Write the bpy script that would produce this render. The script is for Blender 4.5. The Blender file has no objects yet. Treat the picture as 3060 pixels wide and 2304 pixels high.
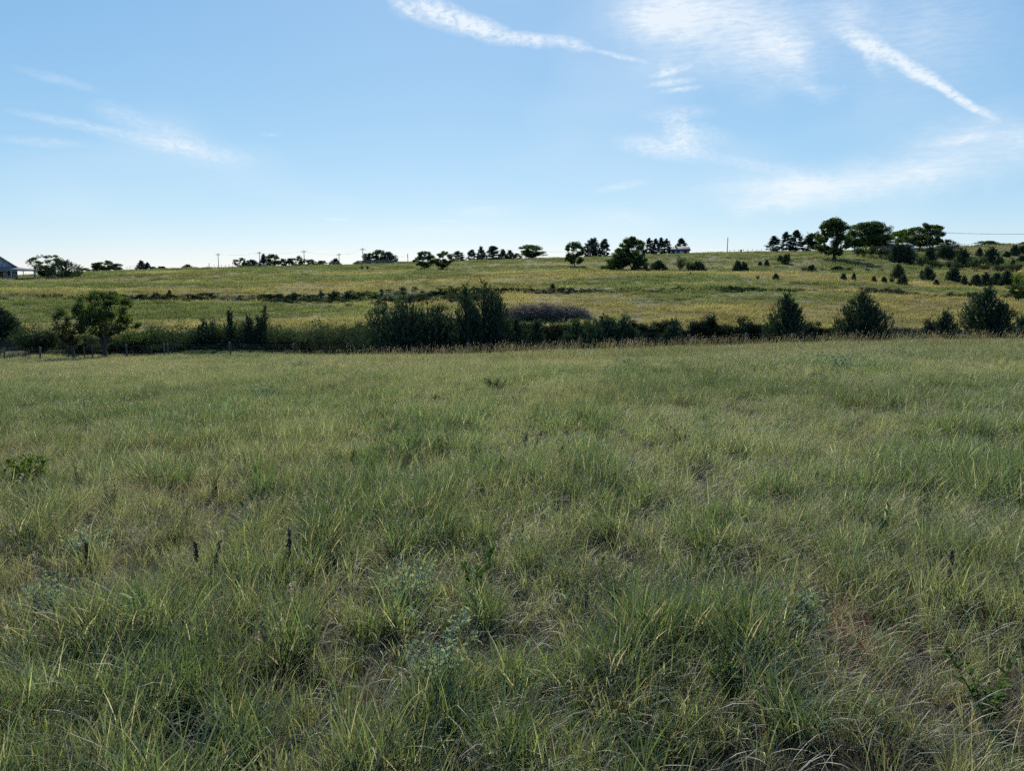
import bpy, math, random
import numpy as np

# ------------------------------------------------------------------ camera, sky, sun, exposure
FPX, CX, CY, YH = 2209.0, 1530.0, 1152.0, 830.0      # lens of the photograph in its own pixels
EYE = 1.85
PITCH = math.atan((CY - YH) / FPX)
S = bpy.context.scene
COL = S.collection
cam_d = bpy.data.cameras.new('camera')
cam_d.sensor_fit = 'HORIZONTAL'; cam_d.sensor_width = 36.0
cam_d.lens = 36.0 * FPX / 3060.0
cam_d.clip_start = 0.05; cam_d.clip_end = 12000.0
cam = bpy.data.objects.new('camera', cam_d); COL.objects.link(cam)
cam.location = (0, 0, EYE); cam.rotation_euler = (math.pi/2 - PITCH, 0, 0)
S.camera = cam

SUN_AZ, SUN_EL = -4.0, 33.0                           # degrees right of straight ahead, degrees up
SUN_POWER, SKY_POWER, EXPOSURE = 5.0, 0.073, 0.54
W = bpy.data.worlds.new('World'); S.world = W; W.use_nodes = True
W.cycles.sampling_method = 'MANUAL'; W.cycles.sample_map_resolution = 256
sd = bpy.data.lights.new('sun', 'SUN'); sd.energy = SUN_POWER; sd.angle = math.radians(0.53); sd.color = (1.0, 0.94, 0.84)
sun = bpy.data.objects.new('sun', sd); COL.objects.link(sun)
sun.rotation_euler = (math.pi/2 + math.radians(SUN_EL) - math.pi, 0, 0)
sun.rotation_euler = (-(math.pi/2 - math.radians(SUN_EL)), 0, -math.radians(SUN_AZ))
sun.location = (0, 0, 60)
S.view_settings.view_transform = 'Standard'; S.view_settings.look = 'None'
S.view_settings.exposure = EXPOSURE; S.view_settings.gamma = 1.0; S.view_settings.use_curve_mapping = False
S.cycles.max_bounces = 4; S.cycles.diffuse_bounces = 2; S.cycles.glossy_bounces = 1
S.cycles.transmission_bounces = 3; S.cycles.transparent_max_bounces = 6; S.cycles.volume_bounces = 0
S.cycles.caustics_reflective = False; S.cycles.caustics_refractive = False
S.cycles.use_denoising = False
S.cycles.use_adaptive_sampling = True; S.cycles.adaptive_threshold = 0.03; S.cycles.adaptive_min_samples = 16
S.cycles.sample_clamp_indirect = 4.0

def ray(px, py):
    """world direction through a pixel of the photograph, scaled so that its forward (y) part is 1"""
    a, b = (np.asarray(px, float) - CX) / FPX, -(np.asarray(py, float) - CY) / FPX
    c, s = math.cos(PITCH), math.sin(PITCH)
    dy = c + b * s; dz = -s + b * c
    return a / dy, dz / dy
def azel(px, py):
    u, v = ray(px, py)
    return math.degrees(math.atan2(u, 1)), math.degrees(math.atan2(v, math.hypot(u, 1)))

def build_sky():
    nt = W.node_tree; N = nt.nodes; L = nt.links
    for n in list(N): N.remove(n)
    out = N.new('ShaderNodeOutputWorld'); bg = N.new('ShaderNodeBackground'); L.new(bg.outputs[0], out.inputs[0])
    bg.inputs[1].default_value = SKY_POWER
    sky = N.new('ShaderNodeTexSky'); sky.sky_type = 'NISHITA'; sky.sun_disc = False
    sky.sun_elevation = math.radians(SUN_EL); sky.sun_rotation = math.radians(SUN_AZ)
    sky.altitude = 600; sky.air_density = 0.85; sky.dust_density = 0.16; sky.ozone_density = 3.4
    tc = N.new('ShaderNodeTexCoord')
    sep = N.new('ShaderNodeSeparateXYZ'); L.new(tc.outputs['Generated'], sep.inputs[0])
    def math_(op, a, b=None, c=None, clamp=False):
        n = N.new('ShaderNodeMath'); n.operation = op; n.use_clamp = clamp
        for i, v in enumerate((a, b, c)):
            if v is None: continue
            if isinstance(v, (int, float)): n.inputs[i].default_value = v
            else: L.new(v, n.inputs[i])
        return n.outputs[0]
    D = 180 / math.pi
    az = math_('MULTIPLY', math_('ARCTAN2', sep.outputs[0], sep.outputs[1]), D)
    el = math_('MULTIPLY', math_('ARCSINE', sep.outputs[2]), D)
    comb = N.new('ShaderNodeCombineXYZ'); L.new(az, comb.inputs[0]); L.new(el, comb.inputs[1])
    def noise(scale, detail=4, rough=0.55, vec=None, w=0.0):
        m = N.new('ShaderNodeMapping'); m.inputs['Location'].default_value = (w, w * 0.7, w)
        L.new(vec if vec is not None else comb.outputs[0], m.inputs[0])
        if isinstance(scale, tuple): m.inputs['Scale'].default_value = scale; sc = 1.0
        else: sc = scale
        n = N.new('ShaderNodeTexNoise'); n.noise_dimensions = '2D'; n.inputs['Scale'].default_value = sc
        n.inputs['Detail'].default_value = detail; n.inputs['Roughness'].default_value = rough
        L.new(m.outputs[0], n.inputs['Vector']); return n
    def vmath(op, a, b):
        n = N.new('ShaderNodeVectorMath'); n.operation = op
        for i, v in enumerate((a, b)):
            if isinstance(v, tuple): n.inputs[i].default_value = v
            else: L.new(v, n.inputs[i])
        return n.outputs[0]
    # the wind tears the wisps: coordinates pushed about by noise
    n1 = noise(0.35, 3, 0.6); n2 = noise((1.3, 2.6, 1), 4, 0.7, w=7.0)
    warp = vmath('ADD', vmath('MULTIPLY', vmath('SUBTRACT', n1.outputs['Color'], (.5, .5, .5)), (2.4, 1.6, 0)),
                 vmath('MULTIPLY', vmath('SUBTRACT', n2.outputs['Color'], (.5, .5, .5)), (.8, .55, 0)))
    soft = vmath('ADD', comb.outputs[0], warp)
    firm = vmath('ADD', comb.outputs[0], vmath('MULTIPLY', warp, (.26, .26, 0)))
    total = {'soft': None, 'firm': None}
    def streak(kind, x0, y0, x1, y1, wid, amount):
        a0, e0 = azel(x0, y0); a1, e1 = azel(x1, y1)
        m = N.new('ShaderNodeMapping'); m.vector_type = 'TEXTURE'
        m.inputs['Location'].default_value = ((a0 + a1)/2, (e0 + e1)/2, 0)
        m.inputs['Rotation'].default_value = (0, 0, math.atan2(e1 - e0, a1 - a0))
        m.inputs['Scale'].default_value = (max(math.hypot(a1-a0, e1-e0)/2, .05), wid / FPX * D, 1)
        L.new(soft if kind == 'soft' else firm, m.inputs[0])
        g = N.new('ShaderNodeTexGradient'); g.gradient_type = 'QUADRATIC_SPHERE' if kind == 'soft' else 'SPHERICAL'
        L.new(m.outputs[0], g.inputs[0])
        v = math_('MULTIPLY', g.outputs['Fac'], amount)
        total[kind] = v if total[kind] is None else math_('ADD', total[kind], v)
    F = 'firm'; O = 'soft'
    for a in [(F,1150,-30,1460,95,42,1.5),(F,1340,45,1560,125,34,1.5),(F,1480,105,1700,128,22,1.3),(F,1640,110,1780,150,20,.9),(F,1720,135,1960,190,9,.7),
              (F,1120,-30,1320,95,14,.35),(F,1150,-10,1250,60,26,.4),
              (F,2480,70,2700,190,30,1.1),(F,2600,125,2860,280,22,1.4),(F,2740,215,3000,372,14,1.6),(F,2560,95,2640,240,24,.5),
              (O,1720,-40,2420,90,210,1.15),(O,2050,60,2560,190,190,1.0),(O,2250,100,2480,260,90,.7),(O,2380,-40,2700,120,90,.7),(O,2350,240,2540,300,36,.6),
              (O,1750,30,2150,80,90,.9),(O,2300,0,3300,200,330,.55),(O,1500,-60,2900,100,300,.45),
              (F,1930,230,2080,190,12,.8),(F,1920,255,2090,235,11,.8),(F,1960,275,2110,255,9,.8),(F,1975,160,2010,260,26,.35),
              (F,1900,345,2160,330,26,.5),(F,1940,370,2210,420,40,.5),(F,1820,420,2160,460,40,.9),(F,1990,335,2080,470,44,.6),(F,2080,460,2400,520,20,.4),
              (F,1740,575,1960,535,14,.45),
              (O,1980,585,2900,520,85,1.2),(O,2400,565,3200,450,95,1.2),(O,2600,435,3200,375,85,.8),(O,2050,620,2600,590,50,.8),(O,2900,440,3250,400,90,.7),
              (F,2040,560,2700,540,22,.35),(F,2700,435,3100,395,14,.4),
              (F,-20,320,420,410,16,.45),(F,200,372,800,488,26,.5),(F,380,400,780,490,48,.3),(F,250,300,470,380,34,.34),(F,380,360,640,430,38,.3),
              (F,20,195,320,275,15,.38),(F,-40,410,280,434,14,.4),(F,770,395,850,402,7,.3),
              (F,960,654,1040,656,6,.8),(F,1310,660,1380,660,5,.7),(O,1300,630,1600,625,30,.5),(O,1700,640,2100,660,40,.45),(O,900,690,1700,690,40,.4)]:
        streak(*a)
    fine = noise((.8, 4.4, 1), 5, .66, vec=firm, w=3.0)
    fine2 = noise((1.8, 3.4, 1), 5, .62, vec=firm, w=11.0)
    fr = N.new('ShaderNodeMapRange'); L.new(fine.outputs[0], fr.inputs[0])
    fr.inputs[1].default_value = .28; fr.inputs[2].default_value = .72; fr.inputs[3].default_value = .62; fr.inputs[4].default_value = 1.15
    fr2 = N.new('ShaderNodeMapRange'); L.new(fine2.outputs[0], fr2.inputs[0])
    fr2.inputs[1].default_value = .25; fr2.inputs[2].default_value = .7; fr2.inputs[3].default_value = .25; fr2.inputs[4].default_value = 1.35
    cover = math_('ADD', math_('MULTIPLY', total['soft'], fr.outputs[0]), math_('MULTIPLY', total['firm'], fr2.outputs[0]))
    # far outside the view the same thin cirrus goes on
    veil = noise((.045, .11, 1), 2, .6, w=21.0)
    vr = N.new('ShaderNodeMapRange'); L.new(veil.outputs[0], vr.inputs[0])
    vr.inputs[1].default_value = .52; vr.inputs[2].default_value = .85; vr.inputs[3].default_value = 0; vr.inputs[4].default_value = .35
    cover = math_('ADD', cover, vr.outputs[0])
    cover = math_('MULTIPLY', cover, .62)
    cover = math_('MINIMUM', cover, .80)
    mix = N.new('ShaderNodeMix'); mix.data_type = 'RGBA'
    L.new(cover, mix.inputs['Factor'])
    # the phone's soft tone curve for the sky: the same for the whole dome
    sp = N.new('ShaderNodeSeparateColor'); L.new(sky.outputs[0], sp.inputs[0]); cb = N.new('ShaderNodeCombineColor')
    for k in range(3):
        L.new(math_('MULTIPLY', math_('POWER', sp.outputs[k], SKY_GAMMA[k]), SKY_TO[k] / SKY_FROM[k]**SKY_GAMMA[k]), cb.inputs[k])
    L.new(cb.outputs[0], mix.inputs['A'])
    mix.inputs['B'].default_value = (8.8, 9.3, 9.7, 1)
    L.new(mix.outputs['Result'], bg.inputs[0])
SKY_GAMMA, SKY_FROM, SKY_TO = (.83, .58, .35), (3.52, 5.47, 8.93), (3.64, 6.0, 8.6)
build_sky()

# ------------------------------------------------------------------ helpers
rng = np.random.default_rng(7)
random.seed(7)

def hash2(ix, iy, s):
    n = (ix.astype(np.int64) * 374761393 + iy.astype(np.int64) * 668265263 + s * 974634777) & 0x7fffffff
    n = ((n ^ (n >> 13)) * 1274126177) & 0x7fffffff
    return ((n ^ (n >> 16)) & 0xffff) / 65535.0
def vnoise(x, y, s=0):
    ix, iy = np.floor(x), np.floor(y); fx, fy = x - ix, y - iy
    fx = fx*fx*(3-2*fx); fy = fy*fy*(3-2*fy)
    a, b = hash2(ix, iy, s), hash2(ix+1, iy, s); c, d = hash2(ix, iy+1, s), hash2(ix+1, iy+1, s)
    return (a*(1-fx)+b*fx)*(1-fy) + (c*(1-fx)+d*fx)*fy
def fbm(x, y, s=0, o=4):
    x = np.asarray(x, float); y = np.asarray(y, float); t = 0; a = .5; n = 0
    for k in range(o):
        t = t + a*vnoise(x, y, s+k); n += a; a *= .5; x = x*2.03+17; y = y*2.03+9
    return t/n

COLS_PX = np.array([-700, 0, 300, 600, 900, 1200, 1530, 1900, 2200, 2500, 2800, 3060, 3700], float)
ROWS = [   # distance ahead, where the ground of each column shows in the photograph
 (40,  [1130,1124,1116,1102,1095,1089,1077,1066,1056,1048,1042,1038,1035]),
 (58,  [1098,1092,1083,1074,1072,1072,1063,1050,1041,1034,1029,1025,1024]),
 (66,  [1085,1080,1071,1062,1066,1076,1074,1066,1060,1055,1050,1046,1044]),
 (70,  [1075,1066,1060,1054,1058,1068,1068,1060,1054,1050,1046,1042,1040]),
 (74.2,[1050,1048,1046,1044,1044,1048,1046,1042,1038,1034,1031,1029,1028]),
 (76,  [1010,1005,1000, 996, 992, 990, 989, 985, 980, 976, 982, 986, 988]),
 (90,  [ 958, 956, 954, 952, 950, 948, 944, 938, 935, 935, 946, 952, 955]),
 (118, [ 900, 897, 897, 900, 905, 895, 880, 872, 870, 878, 889, 897, 902]),
 (120.5,[882, 880, 880, 882, 884, 874, 867, 861, 863, 873, 893, 905, 912]),
 (130, [ 872, 870, 869, 869, 868, 861, 855, 850, 850, 858, 872, 880, 885]),
 (165, [ 850, 850, 846, 840, 836, 830, 823, 815, 815, 818, 835, 842, 845]),
 (178, [ 843, 843, 839, 833, 829, 823, 816, 815, 817, 816, 816, 822, 825]),
 (195, [ 836, 836, 829, 823, 820, 815, 808, 807, 804, 793, 806, 815, 818]),
 (215, [ 831, 832, 822, 815, 812, 808, 798, 794, 784, 772, 800, 803, 805]),
 (245, [ 830, 830, 816, 808, 803, 797, 785, 776, 766, 757, 768, 770, 772]),
 (290, [ 828, 829, 812, 802, 796, 788, 776, 764, 754, 751, 740, 731, 728]),
 (340, [ 828, 829, 813, 806, 800, 793, 782, 770, 760, 757, 748, 738, 735]),
 (480, [ 827, 828, 820, 818, 816, 814, 812, 808, 805, 803, 800, 798, 798]),
 (900, [826]*13), (5000, [828]*13)]
ROW_Y = np.array([0.0] + [r[0] for r in ROWS])
UG = np.linspace(-1.0, 1.0, 161)
ROW_Z = [np.zeros_like(UG)]
for Yr, py in ROWS:
    u, v = ray(COLS_PX, np.array(py, float))
    k = np.interp(UG, u, v)
    k = np.convolve(np.pad(k, 6, mode='edge'), np.hanning(13)/np.hanning(13).sum(), mode='valid')
    ROW_Z.append(EYE + Yr * k)
ROW_Z = np.array(ROW_Z)
# monotone slopes for a smooth profile
dY = np.diff(ROW_Y)[:, None]; dZ = np.diff(ROW_Z, axis=0) / dY
TAN = np.zeros_like(ROW_Z)
TAN[1:-1] = np.where(dZ[1:]*dZ[:-1] > 0, 2*dZ[1:]*dZ[:-1]/(dZ[1:]+dZ[:-1]+1e-12), 0)
TAN[0] = dZ[0]*.6; TAN[-1] = 0
# the field in front falls evenly: keep its slope through the crest
TAN[1] = dZ[0]*.55 + dZ[1]*.45
def H(x, y):
    x = np.atleast_1d(np.asarray(x, float)); y = np.atleast_1d(np.asarray(y, float))
    yc = np.clip(y, 0, 4999.0)
    yu = np.maximum(y, 14.0)
    u = np.clip(x / yu, -.999, .999)
    fu = (u - UG[0]) / (UG[1]-UG[0]); iu = np.clip(fu.astype(int), 0, len(UG)-2); fu = fu - iu
    # the line of the bank wanders a little
    yw = yc + np.where((yc > 55) & (yc < 260), 1.3*(fbm(x*.05, yc*.02, 31, 3)-.5)*2*np.clip((yc-55)/12, 0, 1), 0)
    j = np.clip(np.searchsorted(ROW_Y, yw, side='right')-1, 0, len(ROW_Y)-2)
    def g(A, jj): return A[jj, iu]*(1-fu) + A[jj, iu+1]*fu
    h = ROW_Y[j+1]-ROW_Y[j]; t = np.clip((yw-ROW_Y[j])/h, 0, 1)
    z = (2*t**3-3*t**2+1)*g(ROW_Z, j) + (t**3-2*t**2+t)*h*g(TAN, j) + (-2*t**3+3*t**2)*g(ROW_Z, j+1) + (t**3-t**2)*h*g(TAN, j+1)
    d = np.hypot(x, y)
    amp = np.interp(d, [0, 6, 30, 80, 200, 300, 400], [.03, .05, .10, .22, .30, .12, .0])
    z = z + amp*(fbm(x*.35, y*.35, 3, 4)-.5)*2*.6 + amp*1.1*(fbm(x*.07, y*.12, 9, 3)-.5)
    return z
def h1(x, y): return float(H(x, y)[0])
def at(px, Y, py=900.0):
    u, v = ray(px, py); return float(u*Y)
def spot(px, Y):
    """a place on the ground Y metres ahead, in the photograph's column px"""
    x = at(px, Y)
    for _ in range(3):
        z = h1(x, Y)
        c, s = math.cos(PITCH), math.sin(PITCH)
        x = (px-CX)/FPX * (Y*c - (z-EYE)*s)
    return x, Y, h1(x, Y)
def foot(px, py, ymin):
    """distance at which the ground, beyond ymin, is seen at this pixel"""
    Ys = np.arange(ymin, 340, .5); u, v = ray(px, py); d = EYE + v*Ys - H(u*Ys, Ys)
    k = np.where(d < 0)[0]; return float(Ys[k[0]]) if len(k) else float(Ys[int(np.argmin(d))])
def height_at(py, Y):
    return EYE + float(ray(CX, py)[1]) * Y

# ---- materials
MATS = {}
def new_mat(name):
    m = bpy.data.materials.new(name); m.use_nodes = True; nt = m.node_tree
    for n in list(nt.nodes): nt.nodes.remove(n)
    o = nt.nodes.new('ShaderNodeOutputMaterial'); MATS[name] = m
    return m, nt, o
def leaf_mat(name, base, trans=.35, rough=.5, spec=.3, var=.5, attr='col', instancer=False, dry=(.30,.225,.115), tr_gain=1.3, tr_tint=(1.0,1.05,.55)):
    """a leaf: sheds light on the lit side, glows a little when lit from behind; colour varies leaf by leaf"""
    m, nt, o = new_mat(name); N = nt.nodes; L = nt.links
    at_ = N.new('ShaderNodeAttribute'); at_.attribute_name = attr
    mul = N.new('ShaderNodeMix'); mul.data_type = 'RGBA'; mul.blend_type = 'MULTIPLY'; mul.inputs['Factor'].default_value = 1.0
    mul.inputs['A'].default_value = (*base, 1); L.new(at_.outputs['Color'], mul.inputs['B'])
    colour = mul.outputs['Result']
    if instancer:
        ti = N.new('ShaderNodeAttribute'); ti.attribute_type = 'INSTANCER'; ti.attribute_name = 'tint'
        dm = N.new('ShaderNodeMix'); dm.data_type = 'RGBA'; L.new(ti.outputs['Fac'], dm.inputs['Factor'])
        L.new(colour, dm.inputs['A']); dm.inputs['B'].default_value = (*dry, 1)
        si = N.new('ShaderNodeAttribute'); si.attribute_type = 'INSTANCER'; si.attribute_name = 'shade'
        sm = N.new('ShaderNodeVectorMath'); sm.operation = 'SCALE'; L.new(dm.outputs['Result'], sm.inputs[0]); L.new(si.outputs['Fac'], sm.inputs['Scale'])
        colour = sm.outputs[0]
    p = N.new('ShaderNodeBsdfDiffuse'); L.new(colour, p.inputs['Color'])
    if spec >= .1:
        gl = N.new('ShaderNodeBsdfGlossy'); gl.inputs['Roughness'].default_value = rough; gl.inputs['Color'].default_value = (1, 1, 1, 1)
        lw = N.new('ShaderNodeLayerWeight'); lw.inputs['Blend'].default_value = .5
        lm = N.new('ShaderNodeMath'); lm.operation = 'MULTIPLY_ADD'; L.new(lw.outputs['Facing'], lm.inputs[0]); lm.inputs[1].default_value = spec*.3; lm.inputs[2].default_value = spec*.06
        pm = N.new('ShaderNodeMixShader'); L.new(lm.outputs[0], pm.inputs[0]); L.new(p.outputs[0], pm.inputs[1]); L.new(gl.outputs[0], pm.inputs[2]); p = pm
    t = N.new('ShaderNodeBsdfTranslucent')
    tm = N.new('ShaderNodeMix'); tm.data_type = 'RGBA'; tm.blend_type = 'MULTIPLY'; tm.inputs['Factor'].default_value = 1.0
    L.new(colour, tm.inputs['A']); tm.inputs['B'].default_value = (*[c*tr_gain for c in tr_tint], 1)
    L.new(tm.outputs['Result'], t.inputs['Color'])
    mx = N.new('ShaderNodeMixShader'); mx.inputs[0].default_value = trans
    L.new(p.outputs[0], mx.inputs[1]); L.new(t.outputs[0], mx.inputs[2]); L.new(mx.outputs[0], o.inputs[0])
    return m
def solid_mat(name, c1, c2, scale=8.0, rough=.7, metallic=0.0, bump=.0, stretch=(1,1,1), detail=5):
    m, nt, o = new_mat(name); N = nt.nodes; L = nt.links
    tc = N.new('ShaderNodeTexCoord'); mp = N.new('ShaderNodeMapping'); mp.inputs['Scale'].default_value = stretch
    L.new(tc.outputs['Object'], mp.inputs[0])
    n = N.new('ShaderNodeTexNoise'); n.inputs['Scale'].default_value = scale; n.inputs['Detail'].default_value = detail
    L.new(mp.outputs[0], n.inputs['Vector'])
    r = N.new('ShaderNodeValToRGB'); r.color_ramp.elements[0].position = .3; r.color_ramp.elements[1].position = .7
    r.color_ramp.elements[0].color = (*c1, 1); r.color_ramp.elements[1].color = (*c2, 1); L.new(n.outputs[0], r.inputs[0])
    p = N.new('ShaderNodeBsdfPrincipled'); p.inputs['Roughness'].default_value = rough; p.inputs['Metallic'].default_value = metallic
    L.new(r.outputs[0], p.inputs['Base Color'])
    if bump:
        b = N.new('ShaderNodeBump'); b.inputs['Strength'].default_value = bump; b.inputs['Distance'].default_value = .02
        L.new(n.outputs[0], b.inputs['Height']); L.new(b.outputs[0], p.inputs['Normal'])
    L.new(p.outputs[0], o.inputs[0]); return m

leaf_mat('grass', (1, 1, 1), trans=.44, rough=.5, spec=.24, instancer=True, dry=(.36,.31,.19), tr_tint=(1.0,1.04,.62), tr_gain=1.30)
leaf_mat('hill_grass', (1, 1, 1), trans=.45, rough=.6, spec=.05, instancer=True, dry=(.35,.275,.14), tr_tint=(1.0,1.02,.60), tr_gain=1.25)
leaf_mat('weed', (1, 1, 1), trans=.25, rough=.8, spec=.06, instancer=True, dry=(.20,.16,.10), tr_gain=1.1, tr_tint=(1,1.04,.75))
leaf_mat('cedar', (.046,.070,.047), trans=.18, rough=.8, spec=.06)
leaf_mat('cedar_grey', (.045,.066,.050), trans=.15, rough=.8, spec=.06)
leaf_mat('pine', (.050,.070,.056), trans=.24, rough=.8, spec=.06)
leaf_mat('broadleaf', (.064,.094,.042), trans=.40, rough=.7, spec=.08)
leaf_mat('broadleaf_light', (.085,.125,.030), trans=.40, rough=.7, spec=.08)
leaf_mat('broadleaf_grey', (.058,.075,.045), trans=.25, rough=.75, spec=.08)
leaf_mat('shrub_leaf', (.046,.066,.040), trans=.28, rough=.75, spec=.08)
leaf_mat('russet_leaf', (.115,.070,.034), trans=.35, rough=.55, spec=.2)
leaf_mat('silver_leaf', (.21,.26,.18), trans=.35, rough=.6, spec=.15)
leaf_mat('lime_leaf', (.15,.26,.05), trans=.45, rough=.6, spec=.12)
leaf_mat('bunch_blade', (.085,.128,.056), trans=.42, rough=.5, spec=.2)
leaf_mat('straw', (.34,.25,.14), trans=.3, rough=.6, spec=.2)
leaf_mat('red_straw', (.30,.135,.07), trans=.3, rough=.6, spec=.2)
solid_mat('bark', (.035,.028,.022), (.085,.070,.055), 9, .9, bump=.6, stretch=(1,1,.25))
solid_mat('deadwood', (.075,.060,.048), (.17,.14,.112), 6, .9, bump=.3)
solid_mat('pale_deadwood', (.15,.125,.105), (.27,.23,.20), 6, .9, bump=.3)
solid_mat('dead_stalk', (.045,.034,.026), (.10,.075,.055), 20, .9)
solid_mat('post_wood', (.07,.058,.045), (.15,.125,.10), 5, .9, bump=.5, stretch=(1,1,.15))
solid_mat('wire', (.09,.09,.09), (.15,.15,.15), 30, .9, 0)
solid_mat('dark_wire', (.03,.03,.035), (.06,.06,.07), 30, .5, .3)
solid_mat('siding', (.36,.38,.40), (.44,.46,.48), 2, .7)
solid_mat('white_trim', (.48,.49,.50), (.58,.59,.60), 3, .6)
solid_mat('metal_roof', (.10,.105,.115), (.15,.155,.165), 1.5, .75, .0)
solid_mat('dark_roof', (.045,.045,.05), (.085,.085,.09), 6, .85, bump=.3)
solid_mat('window_glass', (.02,.025,.03), (.035,.04,.05), 1, .08)
solid_mat('stone_base', (.10,.095,.09), (.18,.17,.16), 4, .9, bump=.5)
solid_mat('pole_wood', (.085,.070,.055), (.15,.125,.10), 3, .9, stretch=(1,1,.1))
solid_mat('insulator', (.28,.30,.30), (.40,.42,.42), 10, .3)
solid_mat('shed_wall', (.10,.075,.06), (.16,.12,.10), 2, .85)
solid_mat('sign_metal', (.16,.15,.14), (.24,.23,.22), 5, .5, .3)
solid_mat('car_paint', (.72,.73,.75), (.78,.79,.80), 2, .3)
solid_mat('rubber', (.02,.02,.02), (.035,.035,.035), 5, .8)

# ---- meshes
def mesh_np(name, verts, faces_flat, loop_tot, mat=None, cols=None, smooth=False):
    me = bpy.data.meshes.new(name)
    verts = np.asarray(verts, np.float32); faces_flat = np.asarray(faces_flat, np.int32); loop_tot = np.asarray(loop_tot, np.int32)
    me.vertices.add(len(verts)); me.vertices.foreach_set('co', verts.ravel())
    me.loops.add(len(faces_flat)); me.loops.foreach_set('vertex_index', faces_flat)
    me.polygons.add(len(loop_tot))
    st = np.concatenate([[0], np.cumsum(loop_tot)[:-1]]).astype(np.int32)
    me.polygons.foreach_set('loop_start', st); me.polygons.foreach_set('loop_total', loop_tot)
    if smooth: me.polygons.foreach_set('use_smooth', np.ones(len(loop_tot), bool))
    me.update(calc_edges=True)
    if cols is not None:
        a = me.attributes.new('col', 'FLOAT_COLOR', 'POINT')
        c = np.ones((len(verts), 4), np.float32); c[:, :3] = cols; a.data.foreach_set('color', c.ravel())
    if mat: me.materials.append(MATS[mat])
    return me
class Geo:
    """collects shapes for ONE mesh"""
    def __init__(s): s.v = []; s.f = []; s.t = []; s.c = []; s.n = 0
    def add(s, v, f, tot, c=None):
        v = np.asarray(v, float).reshape(-1, 3); s.v.append(v); s.f.append(np.asarray(f, int).ravel() + s.n); s.t.append(np.asarray(tot, int).ravel())
        s.c.append(np.ones((len(v), 3)) if c is None else np.broadcast_to(np.asarray(c, float), (len(v), 3))); s.n += len(v)
    def box(s, x0, y0, z0, x1, y1, z1):
        v = [(x, y, z) for z in (z0, z1) for y in (y0, y1) for x in (x0, x1)]
        s.add(v, [0,2,3,1, 4,5,7,6, 0,1,5,4, 2,6,7,3, 0,4,6,2, 1,3,7,5], [4]*6)
    def prism(s, pts, d):
        """closed outline pts (in 3-D) pushed along d"""
        p = np.asarray(pts, float); n = len(p); v = np.concatenate([p, p + np.asarray(d, float)])
        f = list(range(n))[::-1] + list(range(n, 2*n)); t = [n, n]
        for i in range(n): f += [i, (i+1) % n, n+(i+1) % n, n+i]; t.append(4)
        s.add(v, f, t)
    def tube(s, pts, radii, sides=6, cap=True, c=None):
        p = np.asarray(pts, float); r = np.asarray(radii, float); n = len(p)
        d = np.gradient(p, axis=0); d /= np.linalg.norm(d, axis=1)[:, None] + 1e-9
        ref = np.where(np.abs(d[:, 2:3]) > .9, [[1., 0, 0]], [[0, 0, 1.]])
        a = np.cross(d, ref); a /= np.linalg.norm(a, axis=1)[:, None] + 1e-9; b = np.cross(d, a)
        for i in range(1, n):     # keep the frame from flipping
            if np.dot(a[i], a[i-1]) < 0: a[i] *= -1; b[i] *= -1
        an = np.arange(sides)*2*math.pi/sides
        v = p[:, None, :] + r[:, None, None]*(np.cos(an)[None, :, None]*a[:, None, :] + np.sin(an)[None, :, None]*b[:, None, :])
        i = np.arange(n-1)[:, None]*sides; k = np.arange(sides)[None, :]; k2 = (k+1) % sides
        f = np.stack([i+k, i+k2, i+sides+k2, i+sides+k], -1).reshape(-1); t = [4]*((n-1)*sides)
        if cap: f = np.concatenate([f, np.arange(sides)[::-1], (n-1)*sides+np.arange(sides)]); t = t + [sides, sides]
        s.add(v.reshape(-1, 3), f, t, c)
    def mesh(s, name, mat, smooth=False):
        return mesh_np(name, np.concatenate(s.v), np.concatenate(s.f), np.concatenate(s.t), mat, np.concatenate(s.c), smooth)

def link(name, data, parent=None):
    o = bpy.data.objects.new(name, data); COL.objects.link(o)
    if parent is not None: o.parent = parent
    return o
def tag(o, label=None, cat=None, group=None, kind=None):
    if label: o['label'] = label
    if cat: o['category'] = cat
    if group: o['group'] = group
    if kind: o['kind'] = kind
    return o
def thing(name, label, cat, loc, rz=0.0, group=None, scale=None):
    o = link(name, None); o.location = loc; o.rotation_euler = (0, 0, rz); o.empty_display_size = .3
    if scale is not None: o.scale = scale
    return tag(o, label, cat, group)
ORD = ['first','second','third','fourth','fifth','sixth','seventh','eighth','ninth','tenth','eleventh','twelfth','thirteenth','fourteenth','fifteenth','sixteenth','seventeenth','eighteenth','nineteenth','twentieth']

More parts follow.
